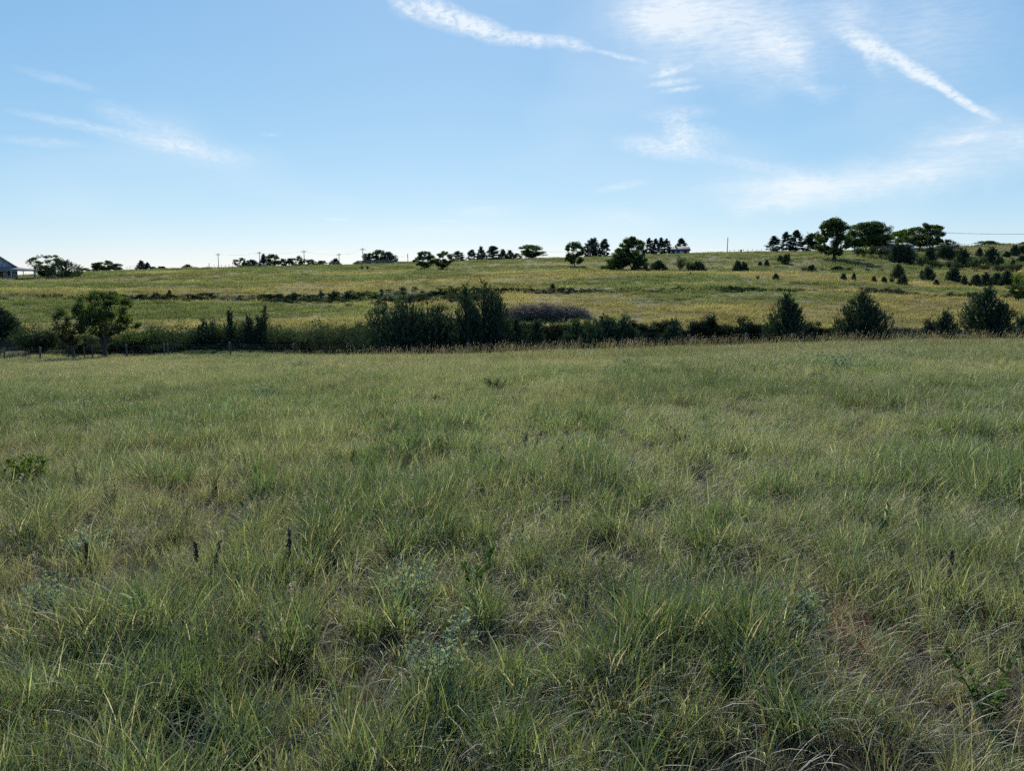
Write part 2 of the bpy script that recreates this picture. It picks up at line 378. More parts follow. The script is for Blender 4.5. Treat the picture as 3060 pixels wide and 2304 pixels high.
# ------------------------------------------------------------------ the ground
def build_ground():
    th = np.concatenate([np.linspace(-180, -50, 40)[:-1], np.linspace(-50, 50, 321), np.linspace(50, 180, 40)[1:-1]])
    th = np.radians(th)
    rad = np.concatenate([[.3], np.geomspace(.8, 60, 130), np.arange(60.6, 132, .6), np.arange(132, 360, 2.5), np.geomspace(362, 4900, 40)])
    R, T = np.meshgrid(rad, th, indexing='ij')
    x, y = R*np.sin(T), R*np.cos(T)
    z = H(x.ravel(), y.ravel())
    v = np.stack([x.ravel(), y.ravel(), z], -1)
    n, m = len(rad), len(th)
    i = np.arange(n-1)[:, None]*m; k = np.arange(m)[None, :]; k2 = (k+1) % m
    f = np.stack([i+k, i+k2, i+m+k2, i+m+k], -1).reshape(-1)[::1]
    f = f.reshape(-1, 4)[:, ::-1].reshape(-1)
    tot = [4]*((n-1)*m)
    f = np.concatenate([f, np.arange(m)]); tot = tot + [m]
    mt, nt, o = new_mat('ground'); N = nt.nodes; L = nt.links
    ge = N.new('ShaderNodeNewGeometry')
    def nz(sc, d=6, r=.6):
        a = N.new('ShaderNodeTexNoise'); a.inputs['Scale'].default_value = sc; a.inputs['Detail'].default_value = d; a.inputs['Roughness'].default_value = r
        L.new(ge.outputs['Position'], a.inputs['Vector']); return a
    big, fine = nz(.07), nz(9.0)
    r1 = N.new('ShaderNodeValToRGB'); e = r1.color_ramp.elements; e[0].position = .36; e[1].position = .66
    e[0].color = (.11,.125,.050,1); e[1].color = (.21,.18,.09,1); L.new(big.outputs[0], r1.inputs[0])
    sp = N.new('ShaderNodeSeparateXYZ'); L.new(ge.outputs['Position'], sp.inputs[0])
    mr = N.new('ShaderNodeMapRange'); L.new(sp.outputs[1], mr.inputs[0]); mr.inputs[1].default_value = 74; mr.inputs[2].default_value = 78
    soil = N.new('ShaderNodeMix'); soil.data_type = 'RGBA'; L.new(mr.outputs[0], soil.inputs['Factor']); soil.inputs['A'].default_value = (.042,.036,.026,1); L.new(r1.outputs[0], soil.inputs['B'])
    r2 = N.new('ShaderNodeValToRGB'); e = r2.color_ramp.elements; e[0].position = .3; e[1].position = .75
    e[0].color = (.35,.33,.30,1); e[1].color = (1.1,1.05,1,1); L.new(fine.outputs[0], r2.inputs[0])
    mx = N.new('ShaderNodeMix'); mx.data_type = 'RGBA'; mx.blend_type = 'MULTIPLY'; mx.inputs['Factor'].default_value = 1
    L.new(soil.outputs['Result'], mx.inputs['A']); L.new(r2.outputs[0], mx.inputs['B'])
    p = N.new('ShaderNodeBsdfPrincipled'); p.inputs['Roughness'].default_value = .95; p.inputs['Specular IOR Level'].default_value = .1
    L.new(mx.outputs['Result'], p.inputs['Base Color'])
    bp = N.new('ShaderNodeBump'); bp.inputs['Strength'].default_value = .8; bp.inputs['Distance'].default_value = .06; L.new(fine.outputs[0], bp.inputs['Height']); L.new(bp.outputs[0], p.inputs['Normal'])
    L.new(p.outputs[0], o.inputs[0])
    me = mesh_np('ground', v, f, tot, 'ground', smooth=True)
    g = link('ground', me); tag(g, 'sloping prairie ground falling to a gully and rising to a terraced hillside', 'ground', kind='structure')
build_ground()

# ------------------------------------------------------------------ grass
def ribbons(n, root, L, az, t0, bend, width, cols, seg=4, twist=None, colbase=None, wob=0.0):
    """n grass blades: tapering ribbons that start at tilt t0 and bend over towards azimuth az"""
    s = np.linspace(0, 1, seg+1)
    th = t0[:, None] + bend[:, None]*s[None, :]**1.4
    ds = (L/seg)[:, None]
    thm = (th[:, 1:]+th[:, :-1])/2
    hx = np.concatenate([np.zeros((n, 1)), np.cumsum(np.sin(thm)*ds, 1)], 1)
    hz = np.concatenate([np.zeros((n, 1)), np.cumsum(np.cos(thm)*ds, 1)], 1)
    hz = np.maximum(hz, .01 + 0*hz)
    azs = az[:, None] + wob*s[None, :]
    P = np.stack([root[:, 0:1] + hx*np.sin(azs), root[:, 1:2] + hx*np.cos(azs), hz], -1)
    ta = az + math.pi/2 + (twist if twist is not None else 0)
    side = np.stack([np.sin(ta), np.cos(ta), np.zeros(n)], -1)
    w = width[:, None]*np.array([.75] + [1.0-.25*q for q in s[1:-1]**2] + [0.0])[None, :]*.5
    A = P + side[:, None, :]*w[..., None]; B = P - side[:, None, :]*w[..., None]
    m = 2*seg+1
    V = np.zeros((n, m, 3)); V[:, 0:2*seg:2] = A[:, :seg]; V[:, 1:2*seg:2] = B[:, :seg]; V[:, 2*seg] = P[:, seg]
    base = np.arange(n)[:, None]*m
    F = []; tot = []
    for k in range(seg-1):
        F.append(base + np.array([2*k, 2*k+1, 2*k+3, 2*k+2])[None, :])
    quads = np.stack(F, 1).reshape(-1)
    tri = (base + np.array([2*seg-2, 2*seg-1, 2*seg])[None, :]).reshape(-1)
    C = np.repeat(cols[:, None, :], m, 1)
    if colbase is not None:
        g = np.concatenate([np.repeat(s[:seg], 2), [1.0]])
        k = np.clip(1-g*2.6, 0, 1)[None, :, None]
        C = C*(1-k) + np.asarray(colbase)[None, None, :]*k
    return V.reshape(-1, 3), np.concatenate([quads, tri]), [4]*(n*(seg-1)) + [3]*n, C.reshape(-1, 3)

GREEN = np.array([.080,.126,.048]); BLUEG = np.array([.102,.140,.090]); YELG = np.array([.155,.195,.072])
STRAW = np.array([.34,.285,.185]); PALE = np.array([.46,.42,.31]); BROWN = np.array([.155,.12,.085])
def pick_cols(r, n, weights):
    pal = np.stack([GREEN, BLUEG, YELG, STRAW, PALE, BROWN]); w = np.array(weights, float); w /= w.sum()
    c = pal[r.choice(6, n, p=w)]
    return c * r.uniform(.7, 1.3, (n, 1)) * r.uniform(.92, 1.08, (n, 3))

SRC = []      # sources for the grass, never linked to the scene themselves
def collection(name, meshes):
    c = bpy.data.collections.new(name)
    for i, me in enumerate(meshes):
        o = bpy.data.objects.new('%s_%02d' % (name, i), me); c.objects.link(o)
    SRC.append(c); return c

def tuft_raw(seed, n, rad, hmin, hmax, width, weights, mat, spread=.55, bend=(.3, 1.6), wind=.55, seg=4, colbase=(.16,.125,.075), wobble=.5):
    r = np.random.default_rng(seed)
    q = rad*np.sqrt(r.random(n)); a = r.random(n)*2*math.pi
    root = np.stack([q*np.sin(a), q*np.cos(a)], -1)
    out = a + r.normal(0, .8, n)
    vx = np.sin(out)*(.45+q/rad) + wind*r.normal(1, .5, n); vy = np.cos(out)*(.45+q/rad) + r.normal(0, .35, n)
    az = np.arctan2(vx, vy)
    L = r.uniform(hmin, hmax, n)*r.choice([.55, .8, 1, 1.1], n)
    t0 = np.abs(r.normal(0, spread*.45, n)) + .05
    bd = r.uniform(bend[0], bend[1], n)*r.choice([.5, 1, 1.25], n)
    wd = width*r.uniform(.55, 1.4, n)
    cols = pick_cols(r, n, weights)
    if mat == 'hill_grass': cols = cols*.45 + cols.mean(0)*.55
    return ribbons(n, root, L, az, t0, bd, wd, cols, seg, r.normal(0, .7, n), colbase, wobble*r.normal(0, 1, (n, 1)))
def tuft(seed, n, rad, hmin, hmax, width, weights, mat, **k):
    g = Geo(); g.add(*tuft_raw(seed, n, rad, hmin, hmax, width, weights, mat, **k)); return g.mesh('grass_tuft', mat)
def thatch_raw(seed, n, rad, mat):
    r = np.random.default_rng(seed)
    root = r.uniform(-rad, rad, (n, 2)); az = r.normal(math.pi/2, 1.5, n)
    L = r.uniform(.12, .42, n)
    return ribbons(n, root, L, az, r.uniform(.7, 1.35, n), r.uniform(-.2, .9, n), .0032*r.uniform(.6, 1.4, n), pick_cols(r, n, (1.6,1.0,.2,2.4,.6,4.6)), 3, r.normal(0, .8, n), (.10,.075,.05), r.normal(0, .6, (n, 1)))
def patch(seed, kind, size=.62):
    """a square of turf: tufts of several sorts growing through each other, thatch and gaps between"""
    r = np.random.default_rng(seed); g = Geo()
    mix, num, tint0, hs = {'lush': ((.50,.20,.22,.08), 13, .0, 1.05), 'mixed': ((.40,.34,.12,.14), 13, .04, .98), 'dry': ((.20,.60,.04,.16), 13, .18, .95), 'thin': ((.24,.30,.12,.34), 6, .10, .78), 'tall': ((.56,.27,.14,.03), 14, .0, 1.16)}[kind]
    for k in range(num):
        q = r.choice(4, p=mix); sd = int(r.integers(1, 1 << 30))
        if q == 0: V, F, T, C = tuft_raw(sd, 58, .09, .36, .72, .0066, (6.5,3.6,2.0,.5,.5,.2), 'grass', spread=.5, bend=(.15,1.25), wind=.25)
        elif q == 1: V, F, T, C = tuft_raw(sd, 64, .16, .34, .74, .0039, (3.6,2.8,.6,2.4,1.8,.5), 'grass', spread=.7, bend=(.6,1.9), wind=.7)
        elif q == 2: V, F, T, C = tuft_raw(sd, 34, .08, .30, .60, .0100, (6,2,3.2,.4,.3,.1), 'grass', spread=.45, bend=(.05,.9), wind=.15)
        else: V, F, T, C = thatch_raw(sd, 80, .24, 'grass')
        a = r.normal(0, .5); sc = r.uniform(.55, 1.2)*hs*(1 if q < 3 else 1/hs)
        V = V*sc; c_, s_ = math.cos(a), math.sin(a); V = np.stack([V[:, 0]*c_-V[:, 1]*s_, V[:, 0]*s_+V[:, 1]*c_, V[:, 2]], -1)
        V = V + np.array([r.uniform(-size/2, size/2), r.uniform(-size/2, size/2), 0])
        t = np.clip(r.normal(tint0, .14), 0, .6); C = (C*(1-t)+np.array([.36,.31,.20])*t)*r.uniform(.78, 1.22)
        g.add(V, F, T, C)
    # a few coarse pale blades arching over the rest
    n = 10; V, F, T, C = ribbons(n, r.uniform(-size/2, size/2, (n, 2)), r.uniform(.4, .75, n), r.normal(1.4, .8, n), r.uniform(.1, .5, n), r.uniform(1.0, 2.1, n), r.uniform(.0035, .0065, n), np.array([[.44,.42,.32]])*r.uniform(.6, 1.15, (n, 1)), 6, r.normal(0, .5, n), (.2,.17,.1), r.normal(0, .6, (n, 1)))
    g.add(V, F, T, C)
    return g.mesh('turf', 'grass')
def stem(seed, n, hmin, hmax, mat, col, head=(.22,.16,.10), headlen=.14, spread=.10, w=.004):
    """upright flowering stems with a narrow seed head"""
    r = np.random.default_rng(seed); g = Geo()
    root = r.normal(0, spread, (n, 2)); L = r.uniform(hmin, hmax, n); az = r.normal(math.pi/2, .9, n)
    t0 = np.abs(r.normal(.06, .06, n)); bd = r.uniform(.05, .45, n)
    c = np.asarray(col)*r.uniform(.8, 1.2, (n, 1))
    for tw in (0, math.pi/2):
        g.add(*ribbons(n, root, L, az, t0, bd, np.full(n, w), c, 4, np.full(n, tw), None))
    for i in range(n):
        s = np.linspace(1-headlen/L[i], 1, 9); th = t0[i] + bd[i]*s**1.4*.72
        x = s*L[i]*np.sin(th*.8); z = s*L[i]*np.cos(th*.62)
        k = 26
        ss = r.random(k); px = np.interp(ss, np.linspace(0, 1, 9), x); pz = np.interp(ss, np.linspace(0, 1, 9), z)
        rt = np.stack([root[i, 0] + px*np.sin(az[i]), root[i, 1] + px*np.cos(az[i])], -1)
        V, F, T, C = ribbons(k, rt, r.uniform(.018, .045, k), r.random(k)*6.28, r.uniform(.2, 1.0, k), r.uniform(0, .6, k), np.full(k, .007), np.asarray(head)*r.uniform(.7, 1.3, (k, 1)), 2)
        V = V.reshape(k, -1, 3); V[:, :, 2] += pz[:, None]; g.add(V.reshape(-1, 3), F, T, C)
    return g.mesh('grass_stem', mat)
def forb(seed, n, h, leaf, mat, col):
    """a leafy weed: a few stems with small leaves all the way up"""
    r = np.random.default_rng(seed); g = Geo()
    for k in range(n):
        a = r.random()*6.28; lean = r.uniform(.05, .5); hh = h*r.uniform(.6, 1.1)
        s = np.linspace(0, 1, 6); p = np.stack([np.sin(a)*lean*hh*s**1.3, np.cos(a)*lean*hh*s**1.3, hh*s], -1)
        g.tube(p, .004*(1-.6*s), 3, False, np.asarray(col)*.7)
        m = int(34*hh/h); ss = r.uniform(.15, 1, m)
        rt = np.stack([np.interp(ss, s, p[:, i]) for i in range(3)], -1)
        V, F, T, C = ribbons(m, rt[:, :2], leaf*r.uniform(.6, 1.3, m)*(1.15-.5*ss), r.random(m)*6.28, r.uniform(.5, 1.3, m), r.uniform(-.2, .7, m), leaf*.30*r.uniform(.7, 1.3, m), np.asarray(col)*r.uniform(.7, 1.35, (m, 1)), 2)
        V = V.reshape(m, -1, 3); V[:, :, 2] += rt[:, 2:3]; g.add(V.reshape(-1, 3), F, T, C)
    return g.mesh('weed', mat)

def mound(seed, h, w, n, leaf, mat, col):
    """a rounded leafy weed clump"""
    r = np.random.default_rng(seed); g = Geo(); C = []
    for k in range(9):
        a = r.random()*6.28; q = math.sqrt(r.random()); C.append([math.sin(a)*q*w*.42, math.cos(a)*q*w*.42, h*(.25+.62*math.sqrt(max(0, 1-q*q))*r.uniform(.5, 1.15))])
    C = np.array(C); k = r.integers(0, 9, n); P = C[k] + r.normal(0, 1, (n, 3))*np.array([w*.13, w*.13, h*.17]); P[:, 2] = np.abs(P[:, 2])
    m = n; V, F, T, Cc = ribbons(m, P[:, :2], leaf*r.uniform(.6, 1.4, m), r.random(m)*6.28, r.uniform(.2, 1.5, m), r.uniform(-.3, .9, m), leaf*.45*r.uniform(.6, 1.3, m), np.asarray(col)*r.uniform(.65, 1.4, (m, 1)), 2)
    V = V.reshape(m, -1, 3); V[:, :, 2] += P[:, 2:3]*.9; g.add(V.reshape(-1, 3), F, T, Cc)
    return g.mesh('weed', mat)
def scatter(name, label, cat, coll, pts, rot, scl, pick, tint, shade):
    """one grass object: real tufts instanced on scattered points"""
    n = len(pts)
    me = bpy.data.meshes.new(name); me.vertices.add(n); me.vertices.foreach_set('co', np.asarray(pts, np.float32).ravel())
    def fa(nm, arr, ty='FLOAT', key='value'):
        a = me.attributes.new(nm, ty, 'POINT'); a.data.foreach_set(key, np.asarray(arr).ravel())
    fa('rot', np.asarray(rot, np.float32), 'FLOAT_VECTOR', 'vector'); fa('scl', np.asarray(scl, np.float32), 'FLOAT_VECTOR', 'vector')
    fa('pick', np.asarray(pick, np.int32), 'INT'); fa('tint', np.asarray(tint, np.float32)); fa('shade', np.asarray(shade, np.float32))
    o = link(name, me); tag(o, label, cat, kind='stuff')
    gt = bpy.data.node_groups.new(name, 'GeometryNodeTree')
    gt.interface.new_socket('Geometry', in_out='INPUT', socket_type='NodeSocketGeometry')
    gt.interface.new_socket('Geometry', in_out='OUTPUT', socket_type='NodeSocketGeometry')
    N = gt.nodes; L = gt.links
    gi, go = N.new('NodeGroupInput'), N.new('NodeGroupOutput')
    ci = N.new('GeometryNodeCollectionInfo'); ci.inputs[0].default_value = coll; ci.inputs['Separate Children'].default_value = True; ci.inputs['Reset Children'].default_value = True
    ip = N.new('GeometryNodeInstanceOnPoints'); ip.inputs['Pick Instance'].default_value = True
    def na(nm, ty):
        q = N.new('GeometryNodeInputNamedAttribute'); q.data_type = ty; q.inputs[0].default_value = nm; return q.outputs[0]
    L.new(gi.outputs[0], ip.inputs['Points']); L.new(ci.outputs[0], ip.inputs['Instance'])
    L.new(na('pick', 'INT'), ip.inputs['Instance Index']); L.new(na('rot', 'FLOAT_VECTOR'), ip.inputs['Rotation']); L.new(na('scl', 'FLOAT_VECTOR'), ip.inputs['Scale'])
    L.new(ip.outputs[0], go.inputs[0])
    md = o.modifiers.new('scatter', 'NODES'); md.node_group = gt
    return o

def wedge(r, y0, y1, dens, half=.78, extra=2.0):
    """random points in the wedge of ground the view takes in (and a margin for a step aside); dens(y) per square metre"""
    ys = np.linspace(y0, y1, 200); d = dens(ys)*2*(half*np.maximum(ys, 0)+extra); cum = np.concatenate([[0], np.cumsum((d[1:]+d[:-1])/2*np.diff(ys))])
    n = int(cum[-1]); y = np.interp(r.random(n)*cum[-1], cum, ys); x = (r.random(n)*2-1)*(half*np.maximum(y, 0)+extra)
    return x, y

def grow_meadow():
    r = np.random.default_rng(21)
    m = []
    KINDS = ['lush', 'mixed', 'dry', 'thin', 'tall']
    for q, kd in enumerate(KINDS):
        for k in range(5): m.append(patch(100+q*10+k, kd))
    coll = collection('meadow_source', m)
    P = []; step = .295; y = 1.0
    while y < 27:
        half = .78*y+1.6; xs = np.arange(-half, half, step) + r.uniform(0, step); P.append(np.stack([xs, np.full(len(xs), y)], -1)); y += step
    P = np.concatenate(P); n = len(P); x = P[:, 0]+r.normal(0, .07, n); y = P[:, 1]+r.normal(0, .07, n)
    lush = (fbm(x*.55, y*.42, 41, 4)-.42)*4.6 - .035*x*np.clip(6/np.maximum(y, 3), .25, 2) + r.normal(0, .35, n)   # greener on the left, drier on the right
    gap = fbm(x*1.0+40, y*.85, 51, 3) + r.normal(0, .05, n)
    kd = np.where(gap < .40, 3, np.where(lush > .55, 0, np.where(lush > -.25, 1, 2)))
    kd = np.where((gap > .62) & (lush > -.3), 4, kd)
    pick = kd*5 + r.integers(0, 5, n)
    sc = r.uniform(.85, 1.12, n)*np.interp(fbm(x*.6, y*.5, 55, 3), [.25, .5, .75], [.84, 1.0, 1.14])
    tint = np.clip(1.3*(fbm(x*.3+9, y*.2, 61, 4)-.52) + r.normal(0, .04, n), 0, .5)
    shade = r.uniform(.85, 1.15, n)*np.interp(fbm(x*.2, y*.2, 71, 3), [.3, .7], [.88, 1.12])
    sx = (H(x+.3, y)-H(x-.3, y))/.6; sy = (H(x, y+.3)-H(x, y-.3))/.6
    rot = np.stack([np.arctan(sy), -np.arctan(sx), r.normal(0, .5, n)], -1)
    s3 = np.stack([np.full(n, .56), np.full(n, .56), sc*.56], -1)
    scatter('meadow_grass', 'tall green and straw grass filling the field in front', 'grass', coll, np.stack([x, y, H(x, y)-.02], -1), rot, s3, pick, tint, shade)
    # beyond: the same field seen from farther away, coarser tufts
    m = []
    for k in range(5): m.append(tuft(200+k, 70, .22, .30, .58, .0085, (5,3.6,1.4,1.0,.8,.2), 'grass', spread=.6, bend=(.3,1.5), wind=.45, seg=3))
    for k in range(4): m.append(tuft(220+k, 80, .26, .30, .60, .0060, (3,2.8,.4,2.4,1.8,.2), 'grass', spread=.75, bend=(.6,1.9), wind=.8, seg=3))
    coll = collection('field_source', m)
    x, y = wedge(r, 22, 72.5, lambda q: np.interp(q, [22, 30, 45, 60, 72], [13, 17, 13, 10, 8]))
    n = len(x); pz = fbm(x*.22, y*.13, 43, 4); lush = (pz-.46)*4
    pick = np.where(r.random(n) < .5+.4*lush, r.integers(0, 5, n), r.integers(5, 9, n))
    sc = .72*r.uniform(.75, 1.2, n)*np.interp(fbm(x*.3, y*.2, 53, 3), [.25, .7], [.75, 1.25])
    tint = np.clip(.20 + 1.1*(fbm(x*.12+9, y*.10, 61, 4)-.48) + r.normal(0, .10, n), 0, .8)
    shade = r.uniform(.8, 1.25, n)
    rot = np.stack([r.normal(0, .08, n), r.normal(.04, .08, n), r.normal(0, .6, n)], -1)
    scatter('field_grass', 'greyish green grass on the far side of the field before the fence', 'grass', coll, np.stack([x, y, H(x, y)-.02], -1), rot, np.repeat(sc[:, None], 3, 1), pick, tint, shade)
    # seed stems: a fringe on the crest, single ones in the field
    m = [stem(300+k, 7, .75, 1.15, 'grass', (.17,.16,.09), (.30,.235,.16), spread=.28, w=.006) for k in range(4)]
    m += [stem(310+k, 3, .55, .95, 'grass', (.06,.085,.03), (.14,.11,.06), headlen=.09, spread=.08, w=.003) for k in range(3)]
    m += [forb(320+k, 7, .50, .05, 'weed', (.085,.115,.065)) for k in range(3)] + [forb(330+k, 6, .45, .08, 'weed', (.055,.10,.025)) for k in range(2)]
    coll = collection('stem_source', m)
    X, Y_, PK, SC = [], [], [], []
    x, y = wedge(r, 33, 47, lambda q: 2.0+0*q); px = CX + FPX*x/y
    k = (px > 1020+r.normal(0, 90, len(x))) & (fbm(x*.35, y*.3, 81, 3) > .34); X.append(x[k]); Y_.append(y[k]); PK.append(r.integers(0, 4, k.sum())); SC.append(r.uniform(.5, 1.05, k.sum()))
    x, y = wedge(r, 2.6, 34, lambda q: np.interp(q, [2, 10, 34], [1.6, 1.3, .5])); X.append(x); Y_.append(y); PK.append(r.integers(4, 7, len(x))); SC.append(r.uniform(.45, .85, len(x)))
    x, y = wedge(r, 2.2, 30, lambda q: np.interp(q, [2, 10, 30], [2.4, 1.6, .6])); k = fbm(x*.5, y*.5, 91, 3) > .50; X.append(x[k]); Y_.append(y[k]); PK.append(r.integers(7, 12, k.sum())); SC.append(r.uniform(.4, .85, k.sum()))
    x, y = np.concatenate(X), np.concatenate(Y_); pk, sc = np.concatenate(PK), np.concatenate(SC); n = len(x)
    rot = np.stack([r.normal(0, .07, n), r.normal(.03, .07, n), r.normal(0, .8, n)], -1)
    scatter('seed_stems', 'thin seed stems and small weeds standing above the field grass', 'seed grass', coll, np.stack([x, y, H(x, y)-.02], -1), rot, np.repeat(sc[:, None], 3, 1), pk, np.clip(r.normal(.1, .12, n), 0, .5), r.uniform(.75, 1.2, n))
grow_meadow()

def grow_hillside():
    r = np.random.default_rng(33); m = []
    for k in range(4): m.append(tuft(400+k, 46, .55, .30, .62, .030, (5.5,2.6,2.4,.7,.2,.1), 'hill_grass', spread=.6, bend=(.3,1.4), wind=.35, seg=3, colbase=(.10,.085,.04)))
    for k in range(4): m.append(tuft(420+k, 52, .60, .30, .60, .024, (2.6,.8,2.6,3.0,.3,.5), 'hill_grass', spread=.7, bend=(.5,1.7), wind=.6, seg=3, colbase=(.13,.10,.05)))
    coll = collection('hill_source', m)
    x, y = wedge(r, 75.5, 330, lambda q: np.interp(q, [75, 100, 140, 200, 330], [2.6, 2.0, 1.2, .62, .30]), half=.80, extra=4)
    n = len(x)
    warm = fbm(x*.028+3, y*.075, 101, 5) + .10*np.clip(x/60, -1, 1)*np.exp(-((y-105)/45)**2) - .12*np.clip((y-180)/80, 0, 1)
    warm = np.clip((warm-.44)*4.6, 0, 1)
    pick = np.where(r.random(n) < .95-.75*warm, r.integers(0, 4, n), r.integers(4, 8, n))
    sc = r.uniform(.7, 1.25, n)*np.interp(y, [75, 140, 330], [.85, 1.1, 1.6])*np.interp(fbm(x*.16, y*.16, 111, 4), [.25, .5, .75], [.6, .95, 1.4])*np.interp(fbm(x*.45, y*.6, 127, 3), [.3, .7], [.7, 1.3])
    tint = np.clip(.03 + .55*warm + r.normal(0, .05, n), 0, .75)
    shade = 1.08*r.uniform(.94, 1.06, n)*np.interp(fbm(x*.05, y*.16, 121, 4), [.3, .7], [.84, 1.16])*np.interp(fbm(x*.30, y*.55, 125, 3), [.3, .7], [.72, 1.22])  # darker streaks put the shading among the tufts into their colour
    rot = np.stack([r.normal(0, .06, n), r.normal(.03, .06, n), r.normal(0, .7, n)], -1)
    s3 = np.stack([sc, sc, sc*np.interp(y, [75, 150, 330], [1, .85, .6])], -1)
    scatter('hillside_grass', 'olive and golden grass covering the terraced hillside beyond the gully', 'grass', coll, np.stack([x, y, H(x, y)-.03], -1), rot, s3, pick, tint, shade)
    # leafy weeds along the gully bank and along the terrace edge
    m = [mound(500+k, h_, w_, 420, .17, 'weed', c) for k, (c, h_, w_) in enumerate([((.036,.056,.028), .8, 1.5), ((.044,.066,.030), .6, 1.3), ((.032,.046,.028), 1.0, 1.2), ((.085,.115,.055), .6, 1.6), ((.075,.090,.050), .5, 1.4)])]  # the darkest leaf colours also carry the shade of the gully bank
    coll = collection('bank_source', m)
    X, Y_, SC, PK = [], [], [], []
    n = 5600; px = r.uniform(-500, 3600, n); y = r.uniform(66.5, 76.4, n); x = (px-CX)/FPX*y
    pat = fbm(x*.16, y*.3, 151, 4)
    k = (r.random(n) < np.interp(y, [66.5, 70, 75.5, 76.4], [.3, 1, 1, .3])*np.interp(px, [-500, 130, 330, 3600], [.15, .15, 1, .8])) & ((y > 69.5) | (px > 950)) & (pat > .36)
    X.append(x[k]); Y_.append(y[k]); SC.append((r.uniform(.25, .8, n)*np.interp(pat, [.36, .65], [.55, 1.4])*np.interp(px, [900, 1900], [1.2, 1.2]))[k]); PK.append(np.where(r.random(k.sum()) < .86, r.integers(0, 3, k.sum()), 3))
    n = 1900; px = r.uniform(-300, 2400, n); y = r.uniform(117.4, 121.0, n); x = (px-CX)/FPX*y
    pat = fbm(x*.11, y*.25, 131, 4)
    k = pat > np.interp(px, [-300, 800, 1500, 2000, 2400], [.44, .40, .45, .50, .60]); X.append(x[k]); Y_.append(y[k]); SC.append((r.uniform(.12, .4, n)*np.interp(pat, [.4, .7], [.6, 2.1]))[k]); PK.append(r.choice([0, 1, 2, 3, 4], k.sum(), p=[.08, .24, .08, .35, .25]))
    n = 150; px = r.uniform(560, 1010, n); y = r.uniform(66.3, 69, n); x = (px-CX)/FPX*y; k = fbm(x*.4, y*.4, 171, 3) > .46; X.append(x[k]); Y_.append(y[k]); SC.append(r.uniform(.3, .7, k.sum())); PK.append(np.full(k.sum(), 3))
    n = 700; px = r.uniform(700, 1500, n); y = r.normal(115, 3, n); x = (px-CX)/FPX*y
    k = fbm(x*.12, y*.15, 141, 3) > .50; X.append(x[k]); Y_.append(y[k]); SC.append(r.uniform(.3, .9, k.sum())); PK.append(r.integers(1, 5, k.sum()))
    n = 1100; px = r.uniform(2560, 3500, n); y = r.uniform(119.5, 126, n); x = (px-CX)/FPX*y
    k = fbm(x*.12, y*.2, 161, 3) > .38; X.append(x[k]); Y_.append(y[k]); SC.append(r.uniform(.3, .8, k.sum())); PK.append(r.integers(0, 4, k.sum()))
    x, y, sc = np.concatenate(X), np.concatenate(Y_), np.concatenate(SC); n = len(x)
    rot = np.stack([r.normal(0, .1, n), r.normal(0, .1, n), r.random(n)*6.28], -1)
    scatter('bank_undergrowth', 'leafy weeds growing thick along the gully bank and terrace edge, bank shade put into their dark colour', 'undergrowth', coll, np.stack([x, y, H(x, y)-.05], -1), rot, np.stack([sc*1.25, sc*1.25, sc], -1), np.concatenate(PK), np.clip(r.normal(.05, .1, n), 0, .4), r.uniform(.7, 1.2, n))
grow_hillside()

# ------------------------------------------------------------------ trees and shrubs
def leaves(g, centres, size, r, aspect=.55, up=.0, tone=(.65, 1.35), hue=None):
    """rhombic leaves at the given places, each turned its own way"""
    n = len(centres)
    a = r.normal(0, 1, (n, 3)); a[:, 2] += up; a /= np.linalg.norm(a, axis=1)[:, None]
    b = np.cross(a, r.normal(0, 1, (n, 3))); b /= np.linalg.norm(b, axis=1)[:, None] + 1e-9
    s = size*r.uniform(.6, 1.4, (n, 1))
    V = np.stack([centres - a*s*.5, centres + b*s*aspect*.5, centres + a*s*.5, centres - b*s*aspect*.5], 1).reshape(-1, 3)
    c = r.uniform(tone[0], tone[1], (n, 1))*np.ones((1, 3))*r.uniform(.92, 1.08, (n, 3))
    if hue is not None: c = c*hue
    g.add(V, np.arange(4*n), [4]*n, np.repeat(c, 4, 0))
def limb_net(targets, trunk_pts, trunk_r, r, rtip=.012, seg=4, droop=.0):
    """limbs that join every target to the nearest lower piece of the tree, thicker towards the trunk"""
    nodes = [np.array(p, float) for p in trunk_pts]; par = [-1]+list(range(len(nodes)-1)); load = [0.0]*len(nodes)
    order = np.argsort([np.linalg.norm(t-nodes[-1]) + .35*abs(t[2]-nodes[0][2]) for t in targets])
    chains = []
    for i in order:
        t = targets[i]; P = np.array(nodes)
        d = np.linalg.norm(P-t, axis=1) + np.where(P[:, 2] > t[2]-.05, 1.2*(P[:, 2]-t[2]+.3), 0); d[0] += 1.0
        k = int(np.argmin(d)); a = nodes[k]; prev = k; ch = [k]
        mid = (a+t)/2 + r.normal(0, .08, 3)*np.linalg.norm(t-a) + np.array([0, 0, -.06*np.linalg.norm(t-a)])
        for q in range(1, seg+1):
            s = q/seg; p = (1-s)**2*a + 2*s*(1-s)*mid + s*s*t
            nodes.append(p); par.append(prev); load.append(0.0); prev = len(nodes)-1; ch.append(prev)
        chains.append(ch)
        j = prev
        while j >= 0: load[j] += 1; j = par[j]
    rad = np.array([max(rtip, rtip*math.sqrt(l)*1.25) for l in load])
    return np.array(nodes), chains, rad
